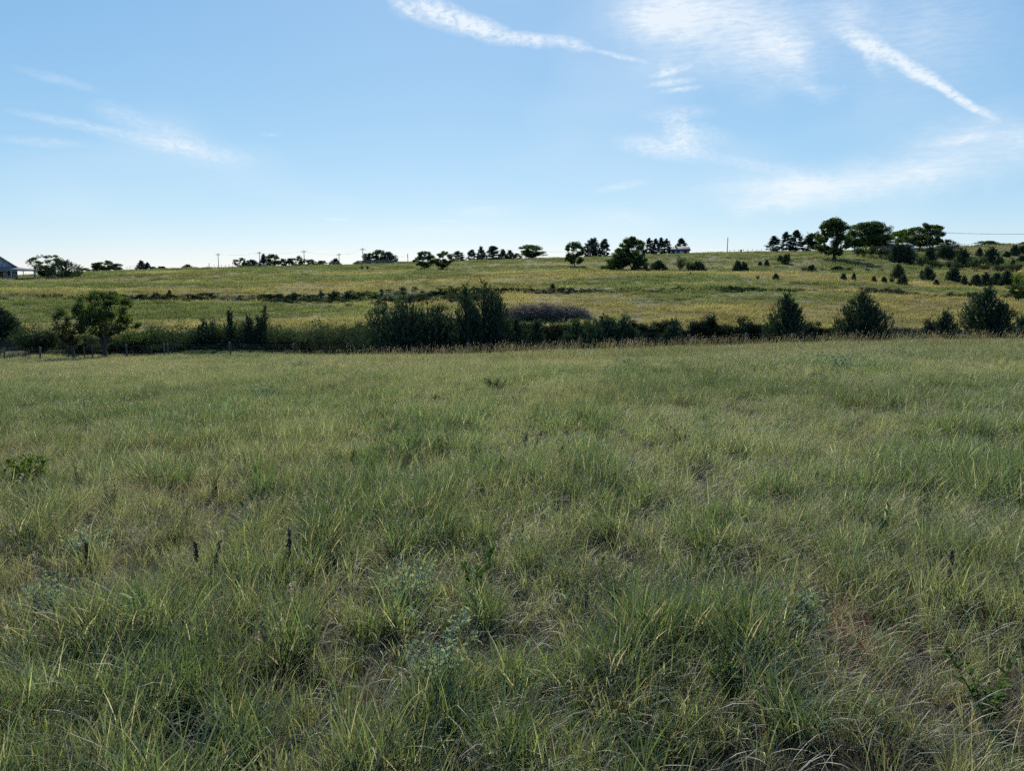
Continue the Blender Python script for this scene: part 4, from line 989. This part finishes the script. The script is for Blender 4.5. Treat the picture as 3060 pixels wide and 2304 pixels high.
# ------------------------------------------------------------------ brush pile
def brush_pile():
    r = np.random.default_rng(77)
    Y = 84.0; x0, y, z0 = spot(1512, Y); x1 = spot(1764, Y)[0]; cx = (x0+x1)/2; w = (x1-x0); h = tall(916, Y, h1(cx, Y)) ; zc = h1(cx, Y)
    o = thing('brush_pile', 'long grey pile of cut branches and brush on the hillside', 'brush pile', (cx, Y, zc-.05))
    def stick(g, n, rad, lmin, lmax, forks, loose=False):
        for _ in range(n):
            u = r.uniform(-1, 1); prof = (1-abs(u)**9)*(.72+.45*float(fbm(np.array([u*3.1+5]), np.array([.3]), 17, 3)[0])); v = r.uniform(-1, 1)
            c = np.array([u*w*.47, v*1.5, r.random()**.75*h*prof*(1-.3*v*v)])
            if loose: c[2] = h*prof*r.uniform(.55, .95)
            a = r.normal(0, .5) + (0 if r.random() < .5 else math.pi); e = r.normal(.1, .34) if not loose else r.uniform(-.2, .75)
            d = np.array([math.cos(a)*math.cos(e), math.sin(a)*math.cos(e), math.sin(e)]); L = r.uniform(lmin, lmax)
            s = np.linspace(-.5, .5, 5)[:, None]; p = c + d*L*s + r.normal(0, .03*L, (5, 3)) - np.array([0, 0, .12*L])*s*s
            p[:, 2] = np.maximum(p[:, 2], .03)
            g.tube(p, np.linspace(rad, rad*.35, 5)*r.uniform(.6, 1.4), 4, False)
            for k in range(forks):
                b = p[r.integers(1, 4)]; dd = d + r.normal(0, .45, 3); q = b + dd*L*.4*np.linspace(0, 1, 4)[:, None] + r.normal(0, .02*L, (4, 3)); q[:, 2] = np.maximum(q[:, 2], .03)
                g.tube(q, np.linspace(rad*.45, rad*.15, 4), 3, False)
    for k in range(110):
        g = Geo(); stick(g, 1, .045, 1.2, 3.0, 7, k % 2 == 1); link('branch', g.mesh('branch', 'pale_deadwood' if k % 2 else 'deadwood'), o)
    g = Geo(); stick(g, 1200, .022, 1.0, 2.6, 3); tw = link('twigs', g.mesh('twigs', 'deadwood'), o); tw['kind'] = 'stuff'
brush_pile()

# ------------------------------------------------------------------ fences, poles, wires
def wire_fence():
    r = np.random.default_rng(5)
    pts = []
    for px in (-260, -120, 14, 120, 255, 277, 380, 493, 504, 690, 878, 1040, 1230, 1400, 1560, 1730, 1900, 2060, 2230, 2400, 2560, 2720, 2880, 3040, 3200):
        Y = float(np.interp(px, [-260, 300, 878, 1300, 3200], [68, 64.8, 62.0, 59.5, 57.5]))
        pts.append(spot(px, Y))
    o = thing('wire_fence', 'old wire field fence on wooden posts along the gully', 'fence', pts[0])
    base = np.array(pts[0])
    for i, p in enumerate(pts):
        q = np.array(p) - base; hh = r.uniform(1.15, 1.35); ln = r.normal(0, .04, 2)
        g = Geo(); s = np.linspace(0, 1, 5)
        g.tube(np.stack([q[0]+ln[0]*s*hh, q[1]+ln[1]*s*hh, q[2]-.3+(hh+.3)*s], -1), r.uniform(.055, .085)*np.array([1.05, 1, .97, .95, .9]), 8)
        link('post', g.mesh('post', 'post_wood'), o)
    for k, hz in enumerate((.25, .48, .72, .95, 1.14)):
        g = Geo(); P = []
        for a, b in zip(pts[:-1], pts[1:]):
            a, b = np.array(a), np.array(b)
            for t in np.linspace(0, 1, 7)[:-1]:
                gx = a + (b-a)*t; P.append([gx[0]-base[0], gx[1]-base[1]-.085, gx[2]+hz-.05*4*t*(1-t)-base[2]])
        g.tube(P, np.full(len(P), .004), 4, False); link('wire', g.mesh('wire', 'wire'), o)
wire_fence()

def utility_pole(px, Y, top, label, arm=True, width=.14):
    x, y, z = spot(px, Y); h = tall(top, Y, z)
    o = thing('utility_pole', label, 'utility pole', (x, y, z), random.uniform(-.3, .3), 'poles along the ridge')
    g = Geo(); g.tube([(0, 0, -.5), (0, 0, h*.5), (0, 0, h)], [width*1.1, width*.95, width*.75], 8); link('pole', g.mesh('pole', 'pole_wood'), o)
    if arm:
        g = Geo(); g.box(-1.0, -.18, h-.75, 1.0, -.06, h-.58); g.box(-.5, -.16, h-1.3, -.44, -.1, h-.75); g.box(.44, -.16, h-1.3, .5, -.1, h-.75); a = link('crossarm', g.mesh('crossarm', 'pole_wood'), o)
        for q in (-.9, 0.3, .9):
            g = Geo(); g.tube([(q, -.12, h-.58), (q, -.12, h-.48), (q, -.12, h-.38)], [.05, .09, .04], 8); link('insulator', g.mesh('insulator', 'insulator'), a)
    else:
        g = Geo(); g.tube([(0, -.16, h-1.6), (0, -.16, h-1.45), (0, -.16, h-.75), (0, -.16, h-.7)], [.10, .16, .16, .10], 10); link('lamp_head', g.mesh('lamp_head', 'insulator'), o)
    return np.array([x, y, z+h-.4])
def poles():
    A = [utility_pole(654, 330, 756, 'first tall pole from the left, standing on open ridge'),
         utility_pole(777, 322, 751, 'tall pole beside the spire tree in the ridge grove'),
         utility_pole(910, 316, 747, 'tall pole in front of the ridge grove, right part'),
         utility_pole(1014, 312, 756, 'shorter pole beside the lone square dark tree'),
         utility_pole(1085, 306, 740, 'tallest ridge pole, at the left of the board fence'),
         utility_pole(1182, 300, 760, 'short pole at the left end of the low shed'),
         utility_pole(1219, 300, 757, 'pole above the right part of the low shed', arm=False)]
    utility_pole(626, 360, 785, 'small distant pole just left of the first tall pole', arm=False, width=.12)
    utility_pole(895, 380, 761, 'small distant pole peeping over the ridge grove', arm=True, width=.12)
    utility_pole(2173, 290, 709, 'bare thin pole alone on the hill crest', arm=False, width=.15)
    B = utility_pole(2770, 264, 689, 'pole standing in front of the dark hilltop trees')
    def cable(label, pts, sag, rad, name='power_line', mat='dark_wire'):
        o = thing(name, label, 'power line', pts[0])
        for k, off in enumerate((-.9, .9)):
            P = []
            for a, b in zip(pts[:-1], pts[1:]):
                for t in np.linspace(0, 1, 13)[(0 if not P else 1):]:
                    q = a + (b-a)*t - np.array([0, 0, sag*4*t*(1-t)]); P.append([q[0]-pts[0][0], q[1]-pts[0][1]+off, q[2]-pts[0][2]])
            g = Geo(); g.tube(P, np.full(len(P), rad), 5, False); link('wire', g.mesh('wire', mat), o)
    cable('thin power line strung between the ridge poles on the left', A, .8, .010)
    xe, ye = 260.0, 300.0
    Y = 262.0; e = np.array([at(3250, Y), Y, height_at(690, Y)])
    cable('dark cable running from the hilltop pole across the right sky', [B, e], .9, .028)
    # the far end of that cable is carried by a pole outside the view
    x = e[0]; z = h1(x, Y); h = e[2]-z
    o = thing('utility_pole', 'wooden pole carrying the right cable beyond the view', 'utility pole', (x, Y, z), 0, 'poles along the ridge')
    g = Geo(); g.tube([(0, 0, -.5), (0, 0, h*.5), (0, 0, h+.2)], [.16, .14, .11], 8); link('pole', g.mesh('pole', 'pole_wood'), o)
    # far wires by the big spreading tree
    p0 = np.array([at(1530, 300), 300, height_at(764, 300)]); p1 = np.array([at(1700, 300), 300, height_at(758, 300)])
    A2 = utility_pole(1500, 305, 742, 'pole hidden among the pine row cedars', width=.12); B2 = utility_pole(1793, 300, 745, 'pole behind the pair of trees by the lone tree', width=.12)
    cable('pale wires crossing low behind the big spreading tree', [A2, B2], .7, .012, mat='wire')
poles()

def ridge_fence():
    r = np.random.default_rng(6)
    for px0, px1, Y0, Y1, lab, n in [(640, 1010, 288, 276, 'thin post fence along the left ridge below the grove', 34), (2840, 3100, 284, 276, 'light post fence on the right skyline', 26), (2180, 2330, 284, 282, 'short stretch of posts right of the bare pole', 12)]:
        pts = [spot(px, Y) for px, Y in zip(np.linspace(px0, px1, n), np.linspace(Y0, Y1, n))]
        o = thing('post_fence', lab, 'fence', pts[0]); b = np.array(pts[0])
        me = None
        for i, p in enumerate(pts):
            g = Geo(); hh = 1.25
            if me is None: g.tube([(0, 0, -.2), (0, 0, hh*.5), (0, 0, hh)], [.07, .065, .06], 6); me = g.mesh('post', 'post_wood')
            q = link('post', me, o); q.location = np.array(p)-b; q.scale = (1, 1, r.uniform(.85, 1.2))
        for hz in (.5, 1.05):
            g = Geo(); g.tube([np.array(p)-b+np.array([0, -.06, hz]) for p in pts], np.full(n, .012), 4, False); link('wire', g.mesh('wire', 'wire'), o)
    # board fence in front of the tree trio
    a, c = np.array(spot(1066, 298)), np.array(spot(1180, 294)); o = thing('board_fence', 'dark board fence in front of the ridge tree trio', 'fence', a)
    d = c-a; L = np.linalg.norm(d[:2]); n = int(L/.55); g = Geo(); g.box(0, -.015, .05, .50, .015, 1.75); me = g.mesh('board', 'shed_wall')
    ang = math.atan2(d[1], d[0])
    for i in range(n):
        q = link('board', me, o); x, y = a[0]+d[0]*i/n, a[1]+d[1]*i/n; q.location = (x-a[0], y-a[1], h1(x, y)-a[2]); q.rotation_euler = (0, 0, ang); q.scale = (1, 1, r.uniform(.95, 1.05))
ridge_fence()

def road_sign():
    x, y, z = spot(2214, 300); o = thing('road_sign', 'small round-looking sign on a post on the hill crest', 'sign', (x, y, z))
    h = tall(745, 300, z); g = Geo(); g.tube([(0, 0, -.3), (0, 0, h/2), (0, 0, h)], [.04]*3, 6); link('post', g.mesh('post', 'post_wood'), o)
    g = Geo(); an = np.arange(8)*math.pi/4+math.pi/8; g.prism([(math.cos(a)*.48, -.06, h-.45+math.sin(a)*.48) for a in an], (0, -.02, 0)); link('sign_plate', g.mesh('sign_plate', 'sign_metal'), o)
road_sign()

# ------------------------------------------------------------------ buildings
def porch_house():
    Y = 189.0; x, y, z = spot(4, Y); mpp = Y/FPX
    z += -.1; base = z
    o = thing('farmhouse', 'pale farmhouse with steep gable and wrap-around porch at the left edge', 'house', (x, Y, z), .60)
    eave = tall(795, Y, z); apex = tall(763, Y, z); hw = 3.55
    wt = eave-.05
    g = Geo(); g.box(-hw, 0, .45, hw, 9, wt); wall = link('wall', g.mesh('wall', 'siding'), o)
    # lap siding boards on the front
    k = 0; zz = .47; g = Geo(); g.box(-hw-.01, -.035, 0, hw+.01, -.002, .155); me = g.mesh('siding_board', 'siding')
    while zz < wt-.1:
        b = link('siding_board', me, wall); b.location = (0, 0, zz); b.rotation_euler = (math.radians(4), 0, 0); zz += .18
    g = Geo(); g.prism([(-hw, 0.02, wt), (hw, 0.02, wt), (0, 0.02, apex-.12)], (0, 8.9, 0)); gb = link('gable', g.mesh('gable', 'siding'), o)
    zz = wt+.02
    while zz < apex-.5:
        hwz = hw*(apex-.12-zz)/(apex-.12-wt)-.12; g = Geo(); g.box(-hwz, -.03, zz, hwz, .015, zz+.15); link('siding_board', g.mesh('siding_board', 'siding'), gb); zz += .18
    g = Geo(); m = (apex-wt)/hw
    for s in (-1, 1):
        e = hw+.45; g.prism([(0, -.5, apex), (s*e, -.5, apex-m*e), (s*e, -.5, apex-m*e-.16), (0, -.5, apex-.17)][::s], (0, 10, 0))
    link('roof', g.mesh('roof', 'dark_roof'), o)
    for s in (-1, 1):
        e = hw+.45; g = Geo(); g.prism([(0, -.54, apex-.02), (s*e, -.54, apex-m*e-.02), (s*e, -.54, apex-m*e-.24), (0, -.54, apex-.26)][::s], (0, .035, 0)); link('barge_board', g.mesh('barge_board', 'white_trim'), o)
    g = Geo(); g.box(-hw-.05, -.05, -.6, hw+.05, 9.05, .44); link('foundation', g.mesh('foundation', 'stone_base'), o)
    # porch: deck, hip roof, posts, railing
    pr = hw + 3.9; pf = -2.4; pe = tall(806, Y, z)
    g = Geo(); g.box(-pr, pf, .30, pr, -.055, .46); g.box(hw+.06, -.05, .30, pr, 9.6, .46); link('porch_deck', g.mesh('porch_deck', 'stone_base'), o)
    g = Geo(); zt = tall(797, Y, z); ov = .35
    A = [(-pr-ov, pf-ov, pe), (pr+ov, pf-ov, pe), (pr+ov, 9.9, pe), (hw+.02, 9.9, zt), (hw+.02, -.09, zt), (-hw, -.09, zt), (-pr-ov, -.09, pe+.1)]
    g.add(A + [(a, b, c-.12) for a, b, c in A], [0,1,4,5, 1,2,3,4, 0,5,6, 7,12,11,8, 8,11,10,9, 7,13,12, 0,7,8,1, 1,8,9,2, 3,2,9,10, 0,6,13,7], [4,4,3,4,4,3,4,4,4,4])
    link('porch_roof', g.mesh('porch_roof', 'metal_roof'), o)
    g = Geo(); g.box(-pr-.1, pf-.06, pe-.34, pr+.1, pf+.10, pe-.13); g.box(pr-.06, pf+.11, pe-.34, pr+.1, 9.5, pe-.13); link('porch_beam', g.mesh('porch_beam', 'white_trim'), o)
    for px_, py_ in [(-pr+.1, pf), (-3.2, pf), (-.4, pf), (2.2, pf), (4.75, pf), (pr-.05, pf), (pr-.05, 3.0), (pr-.05, 9.2)]:
        g = Geo(); g.box(-.09, -.09, 0, .09, .09, pe-.35-.46); g.box(-.13, -.13, 0, .13, .13, .16); g.box(-.13, -.13, pe-.35-.46-.14, .13, .13, pe-.352-.46); q = link('porch_post', g.mesh('porch_post', 'white_trim'), o); q.location = (px_, py_+.02, .46)
    g = Geo(); g.box(pr-.08, pf+.2, 1.28, pr, 9.0, 1.36); g.box(pr-.08, pf+.2, .68, pr, 9.0, .75); g.box(4.85, 9.2, 1.28, pr-.15, 9.28, 1.36); g.box(4.85, 9.2, .68, pr-.15, 9.28, .75)
    for q in np.arange(pf+.4, 9.0, .5): g.box(pr-.06, q, .76, pr-.02, q+.04, 1.27)
    link('railing', g.mesh('railing', 'white_trim'), o)
    for wx in (-1.9, 1.95):
        g = Geo(); g.box(wx-.5, -.06, 1.25, wx+.5, -.045, 2.5); wn = link('window', g.mesh('window', 'window_glass'), o)
        g = Geo(); g.box(wx-.62, -.09, 1.13, wx-.5, -.036, 2.62); g.box(wx+.5, -.09, 1.13, wx+.62, -.036, 2.62); g.box(wx-.5, -.09, 2.5, wx+.5, -.036, 2.62); g.box(wx-.5, -.09, 1.13, wx+.5, -.036, 1.25); g.box(wx-.5, -.08, 1.85, wx+.5, -.062, 1.91); link('window_frame', g.mesh('window_frame', 'white_trim'), wn)
    g = Geo(); g.box(-.45, -.07, .47, .45, -.045, 2.5); link('door', g.mesh('door', 'shed_wall'), o)
porch_house()

def gable_building(name, label, cat, px0, px1, Y, top, eave, depth, wallm, roofm, rz=0.0, windows=(), gable_front=False):
    x0, y, z0 = spot(px0, Y); x1, _, z1 = spot(px1, Y); z = min(z0, z1)-.2; w = (x1-x0)/2
    o = thing(name, label, cat, ((x0+x1)/2, Y, z), rz)
    he, ht = tall(eave, Y, z), tall(top, Y, z)
    g = Geo(); g.box(-w, 0, -.3, w, depth, he); wl = link('wall', g.mesh('wall', wallm), o)
    for s in (-1, 1):
        g = Geo(); g.prism([(s*w, 0, he), (s*w, depth, he), (s*w, depth/2, ht-.1)][::s], (-s*.1, 0, 0)); link('gable', g.mesh('gable', wallm), o)
    g = Geo(); ov = .4
    m = (ht-he)/(depth/2)
    for s in (0, 1):
        ye = -ov if s == 0 else depth+ov; ze = he-m*ov
        P = [(-w-ov, ye, ze), (w+ov, ye, ze), (w+ov, depth/2, ht), (-w-ov, depth/2, ht)]
        g.prism(P if s == 0 else P[::-1], (0, 0, .14))
    rf = link('roof', g.mesh('roof', roofm), o)
    for (wx, wz, ww, wh) in windows:
        g = Geo(); g.box(wx*w-ww/2, -.05, wz*he, wx*w+ww/2, -.02, wz*he+wh); wn = link('window', g.mesh('window', 'window_glass'), o)
        g = Geo(); g.box(wx*w-ww/2-.1, -.04, wz*he-.1, wx*w+ww/2+.1, -.005, wz*he-.002); g.box(wx*w-ww/2-.1, -.04, wz*he+wh+.002, wx*w+ww/2+.1, -.005, wz*he+wh+.1); link('window_frame', g.mesh('window_frame', 'white_trim'), wn)
    return o, rf, he, ht
o, rf, he, ht = gable_building('farmhouse', 'gabled farmhouse with dark roof and pale walls behind the hilltop pines', 'house', 2004, 2060, 288, 736, 748, 8.0, 'siding', 'dark_roof', -.10, [(-.7, .35, 1.0, 1.1), (-.2, .35, 1.0, 1.1), (.55, .35, 1.2, 1.1)])
g = Geo(); g.box(-1.6, 3.4, ht-.8, -1.0, 4.0, ht+.7); link('chimney', g.mesh('chimney', 'stone_base'), rf)
gable_building('metal_shed', 'long grey metal-roofed shed half hidden below the hilltop trees', 'shed', 2668, 2732, 258, 724, 734, 9.0, 'siding', 'metal_roof', .12, [(.3, .3, 1.2, .9)])
gable_building('low_shed', 'long low brown shed between two ridge poles', 'shed', 1188, 1232, 299, 780, 784, 6.0, 'shed_wall', 'dark_roof', 0, [(0, .3, .9, .8)])
gable_building('low_shed', 'low brown shed roof seen behind the lone round ridge tree', 'shed', 1734, 1758, 300, 766, 770, 5.0, 'shed_wall', 'metal_roof', .1, [(.2, .3, .8, .7)])
gable_building('low_shed', 'tiny low hut on the crest left of the bare pole', 'shed', 2148, 2162, 300, 752, 755, 3.0, 'shed_wall', 'dark_roof', 0, [(0, .3, .5, .5)])
def parked_van():
    x, y, z = spot(2718, 250); o = thing('parked_van', 'white vehicle parked beside the metal-roofed shed', 'van', (x, y, z), .15)
    P = [(-2.3, 0, .45), (2.3, 0, .45), (2.3, 0, 1.05), (1.75, 0, 1.2), (1.1, 0, 1.95), (-2.1, 0, 2.05), (-2.3, 0, 1.8)]
    g = Geo(); g.prism(P, (0, 1.8, 0)); link('body', g.mesh('body', 'car_paint'), o)
    g = Geo(); g.prism([(1.62, -.012, 1.25), (1.08, -.012, 1.85), (.3, -.012, 1.86), (.3, -.012, 1.25)], (0, .01, 0)); link('window', g.mesh('window', 'window_glass'), o)
    g = Geo(); g.prism([(.15, -.012, 1.25), (.15, -.012, 1.87), (-1.9, -.012, 1.9), (-1.9, -.012, 1.25)], (0, .01, 0)); link('window', g.mesh('window', 'window_glass'), o)
    for wx in (-1.45, 1.45):
        for wy in (-.03, 1.63):
            g = Geo(); g.tube([(wx, wy, .36), (wx, wy+.1, .36), (wx, wy+.2, .36)], [.34, .36, .34], 16); link('wheel', g.mesh('wheel', 'rubber'), o)
parked_van()

# ------------------------------------------------------------------ single plants in the field
def field_plants():
    r = np.random.default_rng(99)
    def ground_spot(px, py):
        """the ground where the photograph shows a plant's foot"""
        Ys = np.linspace(1.5, 60, 1500); c, s = math.cos(PITCH), math.sin(PITCH)
        u, v = ray(px, py); z = EYE + v*Ys; hz = H(u*Ys, Ys); k = int(np.argmax(z < hz)); Y = Ys[k]
        return float(u*Y), float(Y), h1(u*Y, Y)
    # dead flower stalks, dark and ragged
    def stalk(px, py0, py1, lab, n=1):
        x, y, z = ground_spot(px, py0); h = max(.3, (height_at(py1, y)-z)*.85)
        o = thing('dead_stalk', lab, 'weed stalk', (x, y, z-.02), 0, 'dead stalks in the field')
        for q in range(n):
            g = Geo(); s = np.linspace(0, 1, 7); hh = h*(1 if q == 0 else r.uniform(.5, .75)); dx = q*.05
            p = np.stack([dx+.05*s*r.normal(), .03*s*r.normal(), hh*s], -1); g.tube(p, .006*(1.2-s), 5, False); link('stem', g.mesh('stem', 'dead_stalk'), o)
            g = Geo(); m = 90; ss = r.uniform(.25, 1, m); P = np.stack([np.interp(ss, s, p[:, i]) for i in range(3)], -1) + r.normal(0, .010, (m, 3))*(1.5-1.3*ss[:, None])
            leaves(g, P, .035, r, .4, .6); me = g.mesh('withered_leaves', 'dead_stalk'); link('withered_leaves', me, o)
    stalk(870, 1730, 1545, 'tallest dark dead flower stalk in the left part of the field', 2)
    stalk(594, 1745, 1640, 'short dark dead stalk, left one of a close pair', 1)
    stalk(636, 1720, 1625, 'short dark dead stalk, right one of a close pair', 1)
    stalk(262, 1740, 1640, 'leaning dark dead stalk far left in the field', 1)
    stalk(2842, 1790, 1610, 'thin dark dead stalk near the right edge of the field', 1)
    # silver-leaved weeds
    def silver(px, py, h, w, lab, mat='silver_leaf', leaf=.03, n=17):
        x, y, z = ground_spot(px, py); o = thing('leafy_weed', lab, 'weed', (x, y, z-.02), 0, 'leafy weeds in the field')
        gs = Geo(); gl = Geo()
        for k in range(n):
            a = r.random()*6.28; q = math.sqrt(r.random()); hh = h*r.uniform(.65, 1.05)
            s = np.linspace(0, 1, 6); p = np.stack([math.sin(a)*q*w/2*s**1.2, math.cos(a)*q*w/2*s**1.2, hh*s*(1-.12*q)], -1)
            gs.tube(p, .0022*(1.1-.7*s), 4, False); m = 46; ss = r.uniform(.2, 1, m)
            P = np.stack([np.interp(ss, s, p[:, i]) for i in range(3)], -1) + r.normal(0, .016, (m, 3)); leaves(gl, P, leaf, r, .38, .5)
        link('stem', gs.mesh('stem', 'bark'), o); link('foliage', gl.mesh('foliage', mat), o)
    silver(1310, 2090, .46, .50, 'silver-leaved bushy weed in the bottom middle of the field')
    silver(2390, 1900, .32, .36, 'silvery weed on the right of the near grass, beside reddish litter', n=18)
    silver(1220, 1830, .36, .44, 'pale green fine weed left of and behind the silver-leaved one', n=18)
    silver(265, 1700, .36, .36, 'pale silvery weed at the left beside the leaning dead stalk', n=20)
    silver(150, 1880, .34, .36, 'pale silvery weed at the lower left edge of the field', n=20)
    silver(787, 1200, .55, .95, 'grey-blue sage tuft alone in the left middle field', 'silver_leaf', .05, 34)
    silver(225, 1245, .45, .9, 'pale grey sage tuft far left in the middle field', 'silver_leaf', .05, 26)
    silver(1478, 1182, .45, .7, 'small dark brown weed in the centre of the field', 'broadleaf_grey', .05, 22)
    silver(90, 1480, .45, .55, 'round green leafy weed at the left edge of the field', 'broadleaf_light', .055, 22)
    silver(905, 1108, .6, 1.0, 'dark blue-green weed near the far edge of the field, left', 'silver_leaf', .06, 26)
    silver(2520, 1120, .7, 2.0, 'dull green weed patch near the right far edge of the field', 'silver_leaf', .07, 44)
    silver(1890, 1112, .6, 1.6, 'dull weed patch at the far edge below the middle cedars', 'silver_leaf', .07, 40)
    silver(2720, 1085, .6, 1.6, 'grey-green weed patch at the far right edge of the field', 'silver_leaf', .07, 36)
    # broad lime leaves
    x, y, z = ground_spot(410, 1960); o = thing('broadleaf_weed', 'bright lime plant with long pointed leaves at lower left', 'weed', (x, y, z))
    g = Geo(); g.tube([(0, 0, 0), (.01, 0, .2), (0, 0, .36)], [.004, .0035, .002], 6); link('stem', g.mesh('stem', 'bark'), o)
    for k in range(9):
        az = k*2.4; g = Geo(); n = 1; hz = .36-.02*k
        V, F, T_, C = ribbons(1, np.zeros((1, 2)), np.array([.085]), np.array([az]), np.array([.9]), np.array([.6]), np.array([.02]), np.ones((1, 3)), 6)
        V = V.copy(); V[:, 2] += hz; g.add(V, F, T_, C); link('leaf', g.mesh('leaf', 'lime_leaf'), o)
    # dry red-brown bunch
    x, y, z = ground_spot(478, 1490); o = thing('dry_tussock', 'flattened reddish straw tussock in the left field', 'grass tussock', (x, y, z))
    n = 150; g = Geo(); a = r.random(n)*6.28
    g.add(*ribbons(n, r.normal(0, .05, (n, 2)), r.uniform(.25, .6, n), a, r.uniform(.9, 1.35, n), r.uniform(-.1, .5, n), np.full(n, .006), np.ones((n, 3))*r.uniform(.7, 1.4, (n, 1)), 4)); link('blades', g.mesh('blades', 'red_straw'), o).__setitem__('kind', 'stuff')
    for px, py, w, lab in [(2480, 1930, .5, 'patch of reddish dead stems in the lower right grass'), (2590, 1320, .5, 'patch of reddish dead stems in the right middle field')]:
        x, y, z = ground_spot(px, py); o = thing('dry_tussock', lab, 'grass tussock', (x, y, z)); g = Geo(); n = 140
        g.add(*ribbons(n, r.normal(0, w*.35, (n, 2)), r.uniform(.15, .4, n), r.random(n)*6.28, r.uniform(.2, 1.3, n), r.uniform(0, .8, n), np.full(n, .004), np.ones((n, 3))*r.uniform(.5, 1.1, (n, 1)), 3)); link('blades', g.mesh('blades', 'red_straw'), o)['kind'] = 'stuff'
    # distinct bunchgrass clumps
    for i, (px, py, h, lab) in enumerate([(1108, 1425, .75, 'large dark bunchgrass clump left of the field centre'), (542, 1475, .6, 'dark bunchgrass clump just behind the reddish straw tussock'), (790, 1500, .7, 'upright bunchgrass clump left of the large dark one'),
        (1225, 1370, .65, 'bunchgrass clump just behind and right of the large dark one'), (1600, 1290, .65, 'tall thin bunchgrass clump in the field centre'), (1805, 1235, .6, 'bright bunchgrass clump right of the field centre'), (575, 2090, .5, 'near bunchgrass clump in the lower left, bright tips'), (210, 1370, .55, 'bunchgrass clump in the left middle field with yellow tips')]):
        x, y, z = ground_spot(px, py); n = 130; h *= .8; g = Geo(); rr = np.random.default_rng(2000+i); a = rr.random(n)*6.28
        o = thing('bunchgrass', lab, 'grass clump', (x, y, z-.02), 0, 'bunchgrass clumps')
        rt = rr.normal(0, .07, (n, 2)); az = np.arctan2(rt[:, 0]+.04, rt[:, 1]) + rr.normal(0, .5, n)
        g.add(*ribbons(n, rt, h*rr.uniform(.6, 1.15, n), az, np.abs(rr.normal(.15, .18, n)), rr.uniform(.1, 1.1, n), .0048*rr.uniform(.6, 1.3, n), np.array([[.95, 1.0, 1.0]])*rr.uniform(.6, 1.3, (n, 1)), 5))
        link('blades', g.mesh('blades', 'bunch_blade'), o)['kind'] = 'stuff'
field_plants()
